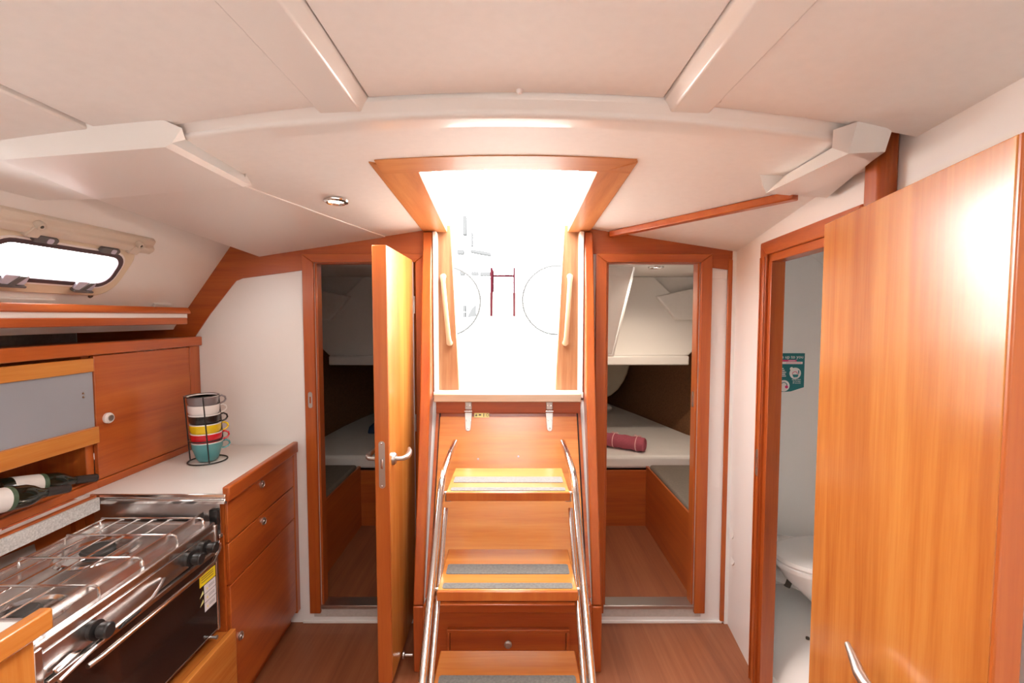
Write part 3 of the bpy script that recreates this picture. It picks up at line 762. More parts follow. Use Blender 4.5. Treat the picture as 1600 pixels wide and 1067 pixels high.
for par, px, py in ((f1, 408.5, 756.5), (f2, 411, 814), (f3, 375, 993)):
    p = PP(px, py, (gx(2.0), 2.0, 0), Vector((1, .06, 0)).normalized()); pushknob(par, p.y, p.z)
# worktop with fiddle and steel edge
wt = empty('worktop', (-1.4, 2.1, .9), 'white galley worktop with wooden fiddle carrying the mug rack', 'worktop')
build('slab', MB().plan([(gx(GY0) - .006, GY0 - .02), (gx(GY1) - .006, GY1), (-2.0, GY1), (-2.0, GY0 - .02)], .90, .92), 'worktop', wt)
build('fiddle', MB().plan([(gx(GY0) + .022, GY0 - .022), (gx(GY1) + .022, GY1 - .02), (gx(GY1) - .006, GY1 - .02), (gx(GY0) - .006, GY0 - .022)], .888, .946), 'cherry_y', wt, .006)
eg = MB().prism([(CB + .03, y, z) for y, z in ((GY0 - .019, .92), (GY0 - .019, .885), (GY0 - .036, .885), (GY0 - .036, .899), (GY0 - .028, .902), (GY0 - .034, .910), (GY0 - .030, .922))], (gx(GY0) - CB - .018, 0, 0))
build('steel_edge', eg, 'steel_pol', wt, .002)
build('bay_side', MB().box(CB + .03, gx(GY0) - .02, GY0 - .016, GY0 - .010, .755, .90), 'steel', wt)
build('bay_side_lip', MB().box(CB + .03, gx(GY0) - .012, GY0 - .034, GY0 - .010, .748, .765), 'steel_pol', wt, .003)
build('bay_catch', MB().box(gx(GY0) - .055, gx(GY0) - .022, GY0 - .030, GY0 - .016, .80, .86), 'black', wt, .004)
# stove bay
bay = empty('stove_bay', (-1.4, 1.4, FZ), 'wooden bay boxing in the gimballed stove with a front ledge', 'stove housing')
build('bay_back', MB().box(-1.70, -1.68, 1.006, GY0 - .01, FZ + .02, .86), 'cherry_y', bay)
build('bay_end', MB().box(-1.68, gx(GY0) - .016, GY0 - .008, GY0 - .001, FZ + .02, .75), 'cherry_y', bay)
build('bay_floor', MB().box(-1.68, -1.17, 1.006, GY0 - .008, .25, .27), 'cherry_y', bay)
build('bay_ledge', MB().box(-1.17, -1.108, 1.006, GY0 - .003, .335, .36), 'gold_y', bay, .003)
build('ledge_lip', MB().box(-1.115, -1.092, 1.006, GY0 - .003, FZ + .05, .372), 'gold_y', bay, .003)
build('bay_post', MB().box(-1.70, -1.66, GY0 - .05, GY0 - .012, .60, .86), 'cherry_z', bay)
tag(build('draught_card', MB().prism([PX(0, 872, -1.665), PX(54, 850, -1.665), PX(60, 878, -1.665), PX(0, 905, -1.665)], (-.004, 0, 0)), 'card'), 'plain grey card propped behind the stove', 'card')
# foam-edged strip and the cupboard
ss = empty('speckled_strip', (-1.6, 1.4, .86), 'speckled grey lip strip along the back of the stove', 'edge strip')
build('strip_body', MB().box(-1.60, -1.575, 1.01, GY0 - .038, .864, .914), 'granite', ss, .002)
build('strip_top', MB().box(CB + .01, -1.600, 1.01, GY0 - .038, .905, .916), 'worktop', ss)
build('strip_bead', MB().box(-1.602, -1.586, 1.01, GY0 - .038, .914, .921), 'cherry_y', ss, .001)
wc = empty('wall_cupboard', (-1.8, 1.8, .92), 'cherry galley cupboard with frosted sliding panel and bottle niche', 'cupboard')
Yd = 1.808; Ye = 2.352
build('top_rail', MB().box(-1.69, CB + .018, .5, 2.425, 1.452, 1.50), 'cherry_y', wc, .005)
build('shelf_top', MB().box(-2.3, -1.69, .5, 2.425, 1.455, 1.47), 'cherry_y', wc)
cd = build('cupboard_door', MB().box(CB - .016, CB, Yd + .003, Ye - .003, .952, 1.448), 'cherry_y', wc, .002)
build('door_knob', MB().lathe([(0, 0), (.021, 0), (.022, .010), (.018, .016), (.0, .016)], (CB, 1.858, 1.191), (1, 0, 0), 22, 1, 1), 'capwhite', cd)
build('knob_cap', MB().lathe([(.013, .0162), (.012, .019), (0, .0192)], (CB, 1.858, 1.191), (1, 0, 0), 20), 'steel_satin', cd)
build('end_stile', MB().box(CB - .02, CB + .002, Ye, 2.425, .92, 1.452), 'cherry_z', wc, .003)
build('bottom_rail', MB().box(CB - .02, CB + .006, Yd - .01, Ye, .92, .950), 'cherry_y', wc, .003)
build('divider', MB().box(-2.1, CB - .018, Yd - .03, Yd + .004, .92, 1.452), 'cherry_z', wc, .003)
build('panel_rail', MB().box(CB - .014, CB + .004, .5, Yd, 1.386, 1.440), 'gold_y', wc, .003)
build('panel_rail', MB().box(CB - .014, CB + .010, .5, Yd + .004, 1.102, 1.168), 'gold_y', wc, .003)
fp = build('frosted_panel', MB().box(CB - .012, CB - .006, .5, Yd + .001, 1.165, 1.388), 'frost', wc)
for z in (1.293, 1.307): build('panel_screw', MB().lathe([(0, .004), (.005, .003), (.005, 0)], (CB - .006, 1.765, z), (1, 0, 0), 10), 'steel_pol', fp)
build('niche_floor', MB().box(-2.1, CB - .03, .5, Yd - .03, .935, .95), 'cherry_y', wc)
build('niche_lip', MB().box(CB - .035, CB - .01, .5, Yd - .028, .92, .958), 'cherry_y', wc, .006)
build('niche_bead', MB().box(CB - .012, CB + .004, .5, Yd + .0, .918, .950), 'cherry_y', wc, .004)
build('back', MB().box(-2.12, -2.1, .5, 2.425, .92, 1.455), 'cherry_y', wc)
build('niche_top', MB().box(-2.1, CB - .02, .5, Yd - .03, 1.12, 1.13), 'cherry_y', wc)
# valance rail under the side deck
va = empty('shelf_valance', (-1.62, 1.6, 1.56), 'cherry shelf valance with a pale inlay under the portlight', 'shelf rail')
VY0, VY1 = .4, 2.30
build('upper_rail', MB().prism([(x, VY0, z) for x, z in ((-1.60, 1.628), (-1.60, 1.618), (-1.66, 1.612), (-1.66, 1.648), (-1.612, 1.648))], (0, VY1 - VY0, 0)), 'cherry_y', va, .003)
build('inlay', MB().box(-1.655, -1.610, VY0, VY1 - .012, 1.596, 1.620), 'capwhite', va)
build('lower_rail', MB().box(-1.66, -1.60, VY0, VY1 - .025, 1.566, 1.598), 'cherry_y', va, .004)
build('valance_core', MB().box(-1.75, -1.655, VY0, VY1 - .01, 1.568, 1.640), 'cherry_y', va)
for y0, y1 in ((1.42, 1.70), (2.17, 2.28)):
    mb = MB(); mb.prism([cs(y0, .022), cs(y1, .022), cs(y1, .045), cs(y0, .045)], CN * .012)
    tag(build('liner_tab', mb, 'vinyl', None, .002), 'long cream liner tab above the valance' if y1 < 2 else 'short cream liner tab at the aft end of the valance', 'liner tab')
# near counter block beside the camera
nc = empty('forward_counter', (-1.3, .7, FZ), 'wooden counter block with raised fiddle in front of the stove', 'cabinet')
build('carcass', MB().box(-1.66, -1.060, .30, .985, FZ, .905), 'gold_z', nc, .002)
build('slab', MB().box(-1.66, -1.062, .30, .990, .905, .924), 'worktop', nc)
build('fiddle', MB().box(-1.062, -1.032, .30, 1.005, .90, .950), 'gold_y', nc, .006)
build('steel_edge', MB().box(-1.64, -1.075, .990, 1.002, .89, .926), 'steel', nc, .002)
# STOVE
SX0, SX1, SY0, SY1, SZ0, SZ1 = -1.575, -1.125, 1.040, 1.715, .405, .826
sv = empty('gimballed_stove', (-1.35, 1.38, .36), 'stainless gimballed boat stove with pan rack and black oven door', 'stove')
mb = MB().box(SX0, SX1 - .008, SY0, SY1, SZ0, SZ1 - .03); build('body', mb, 'steel', sv, .004)
# hob tray with raised rim
mb = MB(); frame_mb(mb, rrect(SX1 - SX0 - .05, SY1 - SY0 - .04, .03), rrect(SX1 - SX0, SY1 - SY0, .012), ((SX0 + SX1) / 2, (SY0 + SY1) / 2, SZ1 - .03), (1, 0, 0), (0, 1, 0), (0, 0, .03))
build('hob_rim', mb, 'steel', sv, .006)
build('hob_tray', MB().box(SX0 + .02, SX1 - .02, SY0 + .015, SY1 - .015, SZ1 - .036, SZ1 - .018), 'steel', sv)
burn = [(-1.40, 1.520, .105), (-1.30, 1.185, .085)]
for bx, by, r in burn:
    w_ = build('burner_well', MB().lathe([(r + .012, .0), (r + .004, .004), (r - .02, -.002), (r * .45, -.004), (0, -.004)], (bx, by, SZ1 - .0175), (0, 0, 1), 36, 1, 1), 'steel_pol', sv)
    build('burner_cap', MB().lathe([(r * .42, 0), (r * .46, .008), (r * .42, .014), (r * .38, .013), (r * .34, .018), (0, .019)], (bx, by, SZ1 - .018), (0, 0, 1), 28), 'iron', w_)
# pan rack: long rods fore-aft, crosswise rods with turned-down feet
zr = SZ1 + .022
rk = MB().tube([(SX0 + .05, SY0 + .03, zr), (SX0 + .05, SY1 - .03, zr)], .0035, 8); rack = build('pan_rack', rk, 'steel_pol', sv)
for x in (-1.46, -1.40, -1.34, -1.28): build('rack_rod', MB().tube([(x, SY0 + .03, zr - .002), (x, SY1 - .035, zr - .002), (x, SY1 - .02, zr - .008)], .0032, 8), 'steel_pol', rack)
for y in (1.10, 1.25, 1.40, 1.55, 1.685):
    a, b = SX0 + .035, SX1 - .030
    build('rack_rod', MB().tube([(a, y, SZ1 - .008), (a, y, zr - .006), (a + .008, y, zr + .003), (b - .01, y, zr + .003), (b - .002, y, zr - .001), (b, y, zr - .010), (b, y, SZ1 - .008)], .0036, 8), 'steel_pol', rack)
build('rack_bar', MB().box(SX1 - .052, SX1 - .047, SY0 + .02, SY1 + .0, zr - .010, zr + .014), 'steel', rack)
for y in (1.10, 1.40, 1.685): build('rack_clip', MB().lathe([(.006, 0), (.006, .012), (.003, .016), (0, .016)], (SX1 - .03, y, SZ1), (0, 0, 1), 10), 'steel_pol', rack)
# fascia with knobs
fas = build('control_fascia', MB().box(SX1 - .010, SX1, SY0 + .004, SY1 - .004, .728, SZ1 - .03), 'steel', sv, .003)
for y, z in ((1.640, .762), (1.560, .762), (1.195, .762)):
    kb = MB().lathe([(.024, 0), (.026, .012), (.012, .014), (.012, .020), (.019, .022), (.020, .044), (.017, .047), (0, .047)], (SX1, y, z), (1, 0, 0), 24)
    build('control_knob', kb, 'black', fas)
for y0, y1 in ((SY0, SY0 + .022), (SY1 - .014, SY1)): build('corner_strip', MB().box(SX1 - .012, SX1 + .004, y0, y1, SZ0, SZ1 - .012), 'steel', sv, .003)
od = build('oven_door', MB().box(SX1 - .010, SX1 + .004, SY0 + .026, SY1 - .018, SZ0 + .012, .722), 'glassblk', sv, .003)
build('door_top_strip', MB().box(SX1 - .002, SX1 + .008, SY0 + .026, SY1 - .018, .708, .724), 'steel', od, .002)
build('door_bottom_strip', MB().box(SX1 - .002, SX1 + .006, SY0 + .026, SY1 - .018, SZ0 + .010, SZ0 + .016), 'steel', od, .001)
hz = .715; hx = SX1
build('door_rail', MB().tube([(hx + .0, SY1 + .012, hz + .025), (hx + .028, SY1 - .03, hz + .022), (hx + .05, SY1 - .10, hz + .004), (hx + .052, SY1 - .17, hz), (hx + .052, SY0 + .12, hz), (hx + .048, SY0 + .085, hz)], .007, 12), 'steel_pol', od)
build('lock_bar', MB().tube([(hx + .006, 1.44, hz + .045), (hx + .022, 1.40, hz + .042), (hx + .03, 1.36, hz + .032), (hx + .03, 1.22, hz + .030), (hx + .03, SY0 + .03, hz + .006)], .0055, 10), 'steel', od)
build('lock_pad', MB().prism([(hx + .028, y, z) for y, z in ((1.235, hz + .02), (1.30, hz + .024), (1.315, hz + .030), (1.25, hz + .034))], (.012, 0, 0)), 'black', od, .003)
build('door_lever', MB().prism([(hx + .006, y, z) for y, z in ((1.075, .745), (1.12, .752), (1.15, .742), (1.13, .734), (1.08, .732))], (.010, 0, 0)), 'steel_pol', od, .003)
build('drop_pin', MB().lathe([(.005, 0), (.005, .018), (.007, .02), (.007, .026), (0, .027)], (hx + .002, SY1 - .06, SZ0 + .006), (1, 0, 0), 10), 'steel_satin', od)
# printed notices on the glass
def glassq(y0, y1, z0, z1, mat, name, o=.0048, par=od): return build(name, MB().box(hx + .004, hx + o, y0, y1, z0, z1), mat, par)
lb = glassq(1.605, 1.692, .628, .668, 'yellow', 'yellow_notice')
for z in (.640, .650, .658): glassq(1.615, 1.68, z, z + .0025, 'ink', 'print_line', .0051, lb)
wn = glassq(1.628, 1.692, .525, .624, 'stickerw', 'white_notice')
for z in (.558, .591): glassq(1.628, 1.692, z, z + .0018, 'ink', 'rule_line', .0051, wn)
for z in (.540, .574, .607):
    build('warning_mark', MB().prism([(hx + .0049, 1.640, z - .004), (hx + .0049, 1.647, z - .004), (hx + .0049, 1.6435, z + .005)], (.0004, 0, 0)), 'yellow', wn)
    for k in range(2): glassq(1.652, 1.684, z - .002 + k * .006, z - .0005 + k * .006, 'ink', 'print_line', .0051, wn)
for z in (.560, .592):
    tr = build('warning_triangle', MB().prism([(hx + .0042, 1.604, z - .002), (hx + .0042, 1.621, z + .018), (hx + .0042, 1.624, z + .006)], (.0006, 0, 0)), 'paleyellow', od)

# --- mug rack and mugs on the worktop
mc = PZ(325, 720, .92); mc.z = .9205
TILT = R(4)
rk = empty('mug_rack', mc, 'black wire rack holding a tower of coloured mugs', 'mug rack')
RM = .068
def circ(c, r, n=36): return [Vector(c) + Vector((r * math.cos(2 * math.pi * k / n), r * math.sin(2 * math.pi * k / n), 0)) for k in range(n)]
lean = lambda z: Vector((-.020 * z / .32, 0, 0))
def rc(z): return mc + lean(z) + Vector((0, 0, z))
build('base_ring', MB().ring(circ(rc(.004), RM + .012), .0032), 'black', rk)
build('lower_hoop', MB().ring(circ(rc(.105), RM), .0028), 'black', rk)
build('top_hoop', MB().ring(circ(rc(.312), RM), .0028), 'black', rk)
for a in (-52, 34, -146, 125):
    d_ = Vector((math.cos(R(a)), math.sin(R(a)), 0))
    z0 = .004 if a != 34 else .105
    build('upright', MB().tube([rc(z0) + d_ * (RM + (.012 if z0 < .1 else 0)), rc(z0 + .01) + d_ * RM, rc(.20) + d_ * RM, rc(.315) + d_ * RM], .0028, 8), 'black', rk)
names = ['mug_teal', 'mug_red', 'mug_yellow', 'mug_black', 'mug_white', 'mug_grey']
labs = ['teal mug at the bottom of the wire rack tower', 'red mug stacked between the teal and yellow mugs', 'yellow mug stacked above the red mug', 'black mug stacked above the yellow mug', 'white mug stacked above the black mug', 'grey mug on top of the wire rack tower']
for i, (mn, lb_) in enumerate(zip(names, labs)):
    z = .006 + i * .0432; c = rc(z + (0))
    e = empty('mug', c, lb_, 'mug', 'stacked mugs in the wire rack')
    Hm = .090; r0, r1 = .043, .0635
    prof = [(0, 0), (r0 - .004, 0), (r0, .004), (r0 + .006, .02), (r1 - .006, .048), (r1, .062), (r1 + .001, Hm - .004)]
    build('body', MB().lathe(prof, c, (0, 0, 1), 36), mn, e)
    build('rim', MB().lathe([(r1 + .001, Hm - .004), (r1 + .0015, Hm), (r1 - .002, Hm + .001), (r1 - .004, Hm - .004), (r1 - .006, .062), (r1 - .012, .05), (r0 + .001, .022), (r0 - .004, .008), (0, .008)], c, (0, 0, 1), 36), 'mug_white', e)
    ha = R(42); hd_ = Vector((math.cos(ha), math.sin(ha), 0))
    hp = [c + hd_ * (r1 - .002) + Vector((0, 0, .080)), c + hd_ * (r1 + .013) + Vector((0, 0, .083)), c + hd_ * (r1 + .026) + Vector((0, 0, .075)), c + hd_ * (r1 + .029) + Vector((0, 0, .063)), c + hd_ * (r1 + .022) + Vector((0, 0, .052)), c + hd_ * (r1 + .008) + Vector((0, 0, .046)), c + hd_ * (r1 - .004) + Vector((0, 0, .048))]
    build('handle', MB().tube(hp, .0042, 8), mn, e)

# --- wine bottles lying in the niche
def bottle(tip, ax, label):
    """tip = centre of the capsule end; ax = direction from tip to base"""
    tip = Vector(tip); ax = Vector(ax).normalized()
    base = tip + ax * .30
    e = empty('wine_bottle', base - Vector((0, 0, .038)), label, 'bottle', 'wine bottles lying in the galley niche')
    g = MB().lathe([(.0145, .02), (.0145, .075), (.018, .09), (.032, .115), (.0375, .135), (.038, .16), (.038, .292), (.034, .30), (0, .296)], tip, ax, 30)
    build('glass', g, 'bottle', e)
    build('capsule', MB().lathe([(.0, .0006), (.0130, .0006), (.0152, .002), (.0156, .006), (.0150, .008), (.0156, .010), (.0153, .016), (.0153, .075)], tip, ax, 24), 'capsule', e)
    build('capsule_end', MB().lathe([(0, -.0004), (.0125, -.0004), (.0125, .0008)], tip, ax, 24), 'capend', e)
    a = ax.orthogonal().normalized()
    build('paper_label', MB().lathe([(.0384, .190), (.0387, .191), (.0387, .268), (.0384, .269)], tip, ax, 30), 'label', e)
    build('label_band', MB().lathe([(.0384, .176), (.0386, .177), (.0386, .189), (.0384, .190)], tip, ax, 30), 'labelg', e)
b1_ = PX(151, 746, -1.635); b2_ = PX(108, 762.5, -1.585)
bottle(b1_, (-.25, -1, .20), 'dark wine bottle lying farther back against the niche divider')
bottle(b2_, (-.15, -1, .17), 'dark wine bottle lying in front at the niche lip')

# =================================================================== CEILING LAMPS
def downlight(p, label, bulb, r=.033, n=(0, 0, -1), watts=6, col=(1, .85, .66)):
    p = Vector(p); n = Vector(n).normalized()
    e = empty('ceiling_lamp', p, label, 'lamp')
    build('bezel', MB().lathe([(r * .62, -.004), (r * .66, .004), (r * .8, .010), (r, .006), (r * 1.03, 0)], p, n, 32), 'steel_pol', e)
    build('lens', MB().lathe([(r * .66, .001), (r * .5, .004), (0, .005)], p, n, 24), bulb, e)
    l = lamp_light('lamp_light', p + n * .03, watts, col, .025, 150); l.parent = e; l.location = n * .03
    l.rotation_euler = Vector((0, 0, -1)).rotation_difference(n).to_euler()
    return e
lx = PY(525, 312, 1.83)
downlight((lx.x, lx.y, zh(lx.x, lx.y) - .003), 'lit round steel downlight in the headliner over the galley', 'bulb', .046, n=(-.10, -.05, -1), watts=8)

# =================================================================== AFT CABINS
def cabin(s, bx):
    """s = -1 galley side, +1 head side; shells behind the bulkhead"""
    m = MB(); X = lambda a: s * a
    y0, y1 = B + .035, 6.0
    def bxs(a, b, *r):
        x0, x1 = sorted((X(a), X(b))); m.box(x0, x1, *r)
    bxs(.40, .44, y0, y1, FZ, 1.335); bxs(.40, .44, y0, 3.05, 1.335, 1.95)                      # inboard side (engine space)
    bxs(2.30, 2.34, y0, y1, FZ, 1.95)                      # topsides
    bxs(.40, .82, y1, y1 + .04, FZ, 1.35); bxs(.82, 2.34, y1, y1 + .04, FZ, 1.95)
    return m
for s, nm in ((-1, 'wall_cabin_galley'), (1, 'wall_cabin_head')):
    struct(nm, cabin(s, 0), 'vinyl', 'pale lining of the aft cabin behind the bulkhead')
    x0, x1 = sorted((s * .40, s * 2.34))
    struct('floor_cabin_galley' if s < 0 else 'floor_cabin_head', MB().box(x0, x1, B + .035, 6.0, FZ, .03), 'floor', 'brown wood laminate sole inside the aft cabin')
    m = MB().box(x0, x1, B + .035, 3.05, 1.93, 1.96).box(*sorted((s * .80, s * 2.34)), 3.05, 6.0, 1.93, 1.96)
    co = struct('ceiling_cabin_galley' if s < 0 else 'ceiling_cabin_head', m, 'vinyl', 'pale headliner of the aft cabin')
    # underside of cockpit seat, hanging into the cabin
    P = lambda a, y, z: Vector((s * a, y, z))
    mb = MB()
    sec = [(.42, 1.355), (.66, 1.355), (.80, 1.94), (.815, 1.94), (.675, 1.34), (.42, 1.34)]
    mb.loft([P(a, 3.05, z) for a, z in sec], [P(a, 6.0, z) for a, z in sec])
    mb.prism([P(.42, 3.05, 1.94), P(.80, 3.05, 1.94), P(.66, 3.05, 1.355), P(.42, 3.05, 1.34)], (0, -.015, 0))
    build('cockpit_underside', mb, 'gel', co, .004)
    mb = MB()
    k = .0 if s > 0 else .05
    poly = [P(.44, 3.75, 1.285), P(1.44 + k, 3.75, 1.285), P(1.50 + k, 3.75, 1.345), P(1.50 + k, 3.75, 1.60), P(1.15 + k, 3.75, 1.93), P(.82, 3.75, 1.93), P(.68, 3.75, 1.335), P(.44, 3.75, 1.335)]
    poly2 = [P(.44, 3.70, 1.285), P(1.44 + k, 3.70, 1.285)]
    mb.prism(poly, (0, 2.2, 0))
    build('locker_front', mb, 'gel', co, .01)
    build('locker_back', MB().box(*sorted((s * .9, s * 2.2)), 3.80, 3.81, 1.45, 1.93), 'vinyl', co)
    build('locker_base', MB().box(*sorted((s * .44, s * (1.425 + k))), 3.69, 3.76, 1.215, 1.29), 'gel', co, .01)
    g = .0 if s > 0 else .14
    build('deck_edge_moulding', MB().prism([P(a + g, 3.70, z) for a, z in ((1.16, 1.77), (1.32, 1.578), (2.1, 1.578), (2.1, 1.925), (1.6, 1.925), (1.46, 1.83))], (0, .06, 0)), 'vinyl', co, .01)
    # hull side, brown carpet lining, curving in toward the stern
    mb = MB(); pts = [(2.10, 2.5), (1.98, 3.0), (1.78, 3.6), (1.60, 4.1), (1.50, 4.5), (1.40, 4.9), (1.20, 5.6), (1.1, 5.95)]
    if s < 0: pts = [(2.10, 2.5), (1.95, 3.1), (1.80, 3.6), (1.69, 4.0), (1.66, 4.4), (1.60, 4.8), (1.48, 5.3), (1.3, 5.95)]
    zs = [.3, .55, .9, 1.3, 1.6]
    vs = [P(a + (z - .55) * .12, y, z) for z in zs for a, y in pts]; n = len(pts)
    mb.add(vs, [(j * n + i, j * n + i + 1, (j + 1) * n + i + 1, (j + 1) * n + i) for j in range(len(zs) - 1) for i in range(n - 1)])
    struct('wall_hull_galley' if s < 0 else 'wall_hull_head', mb, 'carpet', 'dark brown carpeted hull side of the aft cabin')
    # berth base and bench
    be = empty('berth_base', P(1.2, 3.4, .03), ('cherry berth front and bench in the cabin beyond the open door' if s < 0 else 'cherry berth front and bench in the cabin with the rolled towel'), 'berth')
    bxx = 1.135 if s < 0 else 1.005
    x0, x1 = sorted((s * .445, s * 1.80)); build('berth_front', MB().box(x0, x1, 3.40, 3.42, .03, .452), 'cherry_x', be)
    x0, x1 = sorted((s * bxx, s * (bxx + .02))); build('bench_side', MB().box(x0, x1, B + .07, 3.40, .03, .487), 'cherry_y', be)
    x0, x1 = sorted((s * (bxx + .02), s * 1.82)); build('bench_top', MB().box(x0, x1, B + .07, 3.40, .44, .46), 'cherry_y', be)
    x0, x1 = sorted((s * (bxx + .012), s * 1.81))
    tag(build('bench_cushion', MB().box(x0, x1, B + .08, 3.36, .462, .512), 'cushion', None, .018, segs=3), 'grey brown bench cushion in the cabin beyond the open door' if s < 0 else 'dark grey bench cushion in front of the white berth', 'cushion')
    # mattress with sheet
    mo = [(.46, 3.43), (1.78, 3.43)] + [(a - .03, y) for a, y in pts if y > 3.5] + [(.46, 5.95)]
    top = [P(a, y, .55) for a, y in mo]
    mt = build('mattress', MB().prism([P(a, y, .455) for a, y in mo], (0, 0, .10)), 'sheet', None, .025, segs=3)
    tag(mt, 'white sheeted mattress in the cabin beyond the open door' if s < 0 else 'white sheeted mattress carrying the rolled rose towel', 'mattress')
# right cabin: cream bulge, pillow, towel, lamp
c = Vector((.98, 5.15, 1.12))
mb = MB(); vs = []; fs = []
prof = [PY(948, 560, 5.1), PY(984, 560, 5.1), PY(984, 572, 5.1), PY(981, 583, 5.1), PY(975, 596, 5.1), PY(966, 609, 5.1), PY(955, 618, 5.1), PY(945, 622, 5.1), PY(930, 624, 5.1), PY(930, 560, 5.1)]
tag(build('stern_moulding', MB().prism(prof, (0, .7, 0)), 'cream', None, .02), 'rounded cream moulding under the locker by the berth', 'moulding')
def pillow(c, sx, sy, sz, rz, label):
    mb = MB(); n, k = 24, 10; vs = []; fs = []
    for i in range(k + 1):
        ph = -math.pi / 2 + math.pi * i / k
        for j in range(n):
            th = 2 * math.pi * j / n
            sg = lambda v, e: math.copysign(abs(v) ** e, v)
            x, y, z = sg(math.cos(th), .5) * sg(math.cos(ph), .5) * sx, sg(math.sin(th), .5) * sg(math.cos(ph), .5) * sy, sg(math.sin(ph), 1.0) * sz
            vs.append(Vector((x * math.cos(rz) - y * math.sin(rz), x * math.sin(rz) + y * math.cos(rz), z)) + Vector(c))
    for i in range(k):
        for j in range(n): fs.append((i * n + j, i * n + (j + 1) % n, (i + 1) * n + (j + 1) % n, (i + 1) * n + j))
    mb.add(vs, fs); return tag(build('pillow', mb, 'sheet'), label, 'pillow')
pillow((.78, 5.05, .615), .30, .22, .06, .2, 'white pillow at the far end of the berth')
t0 = PZ(935, 684, .616); t1 = PZ(1008, 695, .616)
tw = empty('rolled_towel', (t0 + t1) / 2 - Vector((0, 0, .05)), 'rolled rose towel tied with pale ribbons on the berth', 'towel')
ax = (t1 - t0); L = ax.length; ax.normalize()
n_ = 14; mb = MB(); rr = [(.0, 0), (.035, 0), (.052, .008)] + [(.054 + .003 * math.sin(i * 1.7), .008 + (L - .016) * i / n_) for i in range(1, n_)] + [(.052, L - .008), (.044, L), (.034, L - .004), (.028, L), (.016, L - .005), (.010, L), (0, L - .004)]
mb.lathe(rr, t0, ax, 28); build('roll', mb, 'towel', tw)
for f_ in (.36, .84):
    cc = t0 + ax * (L * f_); a_ = ax.cross(Vector((0, 0, 1))).normalized(); b_ = a_.cross(ax)
    rb = build('ribbon', MB().ring([cc + a_ * (.0565 * math.cos(q)) + b_ * (.0565 * math.sin(q)) for q in [2 * math.pi * i / 24 for i in range(24)]], .004, 6), 'ribbon', tw)
    tp = cc + Vector((0, 0, .058))
    for sg in (-1, 1):
        build('bow', MB().tube([tp, tp + ax * (.018 * sg) + Vector((0, 0, .012)), tp + ax * (.034 * sg) + Vector((0, 0, .004)), tp + ax * (.018 * sg) - Vector((0, 0, .0)), tp], .003, 6), 'ribbon', rb)
bp = PZ(584, 678, .56)
mb = MB(); mb.prism([bp + Vector((x, 0, z)) for x, z in ((-.06, 0), (.16, 0), (.16, .09), (.0, .10), (-.045, .06))], (0, .16, 0))
tag(build('folded_cloth', mb, 'bluebag', None, .015, segs=3), 'navy folded cloth lying on the white berth', 'cloth')
lp1 = PY(1025, 413, 3.03)
downlight((lp1.x, 3.03, 1.929), 'lit round white downlight in the cabin behind the framed doorway', 'bulbw', .05, watts=20, col=(1, .80, .62))

# =================================================================== TOILET COMPARTMENT
m = MB().box(1.15, 2.4, 2.415, 2.428, FZ, 2.2).box(2.2, 2.24, .6, 2.42, FZ, 2.2).box(1.02, 2.24, .6, .64, FZ, 2.2)
m.box(1.1, 2.24, .6, 2.43, 2.14, 2.18)
m.prism([(1.25, 2.42, 2.14), (2.2, 2.42, 2.14), (2.2, 2.42, 1.45)], (0, -1.6, 0))
hw = struct('wall_head', m, 'headwhite', 'pale moulded walls of the toilet compartment')
fm = MB().plan([(wallx(.6) + .03, .6), (2.2, .6), (2.2, 2.41), (wallx(2.41) + .03, 2.41)], FZ, -.02).prism([(1.18, 2.42, -.02), (2.2, 2.42, -.02), (2.2, 2.42, .20), (1.34, 2.42, .16), (1.22, 2.42, .06)], (0, -.62, 0))
struct('floor_head', fm, 'headwhite', 'pale moulded shower sole of the toilet compartment')
to = empty('marine_toilet', (1.48, 2.08, .16), 'white marine toilet with closed lid in the compartment', 'toilet')
tc = Vector((1.50, 2.06, 0))
def oval(z, a, b, k=1.0, sh=0, n=36):
    out = []
    for i in range(n):
        q = 2 * math.pi * i / n; x = math.cos(q); x = x * a * (1.12 if x < 0 else .85)
        out.append(tc + Vector((x + sh, math.sin(q) * b, z)))
    return out
def stack(rings):
    mb = MB(); n = len(rings[0]); vs = [p for r_ in rings for p in r_]
    fs = [(i * n + k, i * n + (k + 1) % n, (i + 1) * n + (k + 1) % n, (i + 1) * n + k) for i in range(len(rings) - 1) for k in range(n)]
    fs += [list(range(n))[::-1], list(range((len(rings) - 1) * n, len(rings) * n))]
    return mb.add(vs, fs)
build('bowl', stack([oval(.16, .12, .10, sh=.08), oval(.22, .12, .10, sh=.08), oval(.30, .16, .13, sh=.05), oval(.40, .225, .165, sh=.015), oval(.46, .245, .175)]), 'ceramic', to)
build('seat', stack([oval(.462, .252, .182), oval(.468, .256, .186), oval(.484, .256, .186), oval(.488, .252, .182)]), 'ceramic', to)
build('lid', stack([oval(.490, .254, .184), oval(.498, .258, .188), oval(.514, .254, .184), oval(.520, .235, .165)]), 'ceramic', to)
build('hose', MB().tube([(1.16, 2.36, .33), (1.30, 2.34, .29), (1.42, 2.28, .26), (1.50, 2.2, .25)], .028, 12), 'headwhite', to)
build('hose_clamp', MB().lathe([(.032, 0), (.034, .004), (.034, .022), (.032, .026)], (1.40, 2.29, .262), (1, -.6, -.3), 16), 'grime', to)
build('hose_upper', MB().tube([(1.16, 2.38, .46), (1.34, 2.37, .44), (1.5, 2.36, .42)], .026, 12), 'headwhite', to)
for x, y in ((1.33, 2.0), (1.36, 1.86)):
    build('floor_bolt', MB().lathe([(.008, 0), (.008, .008), (0, .009)], (x, y, .155), (0, 0, 1), 10), 'grime', to)
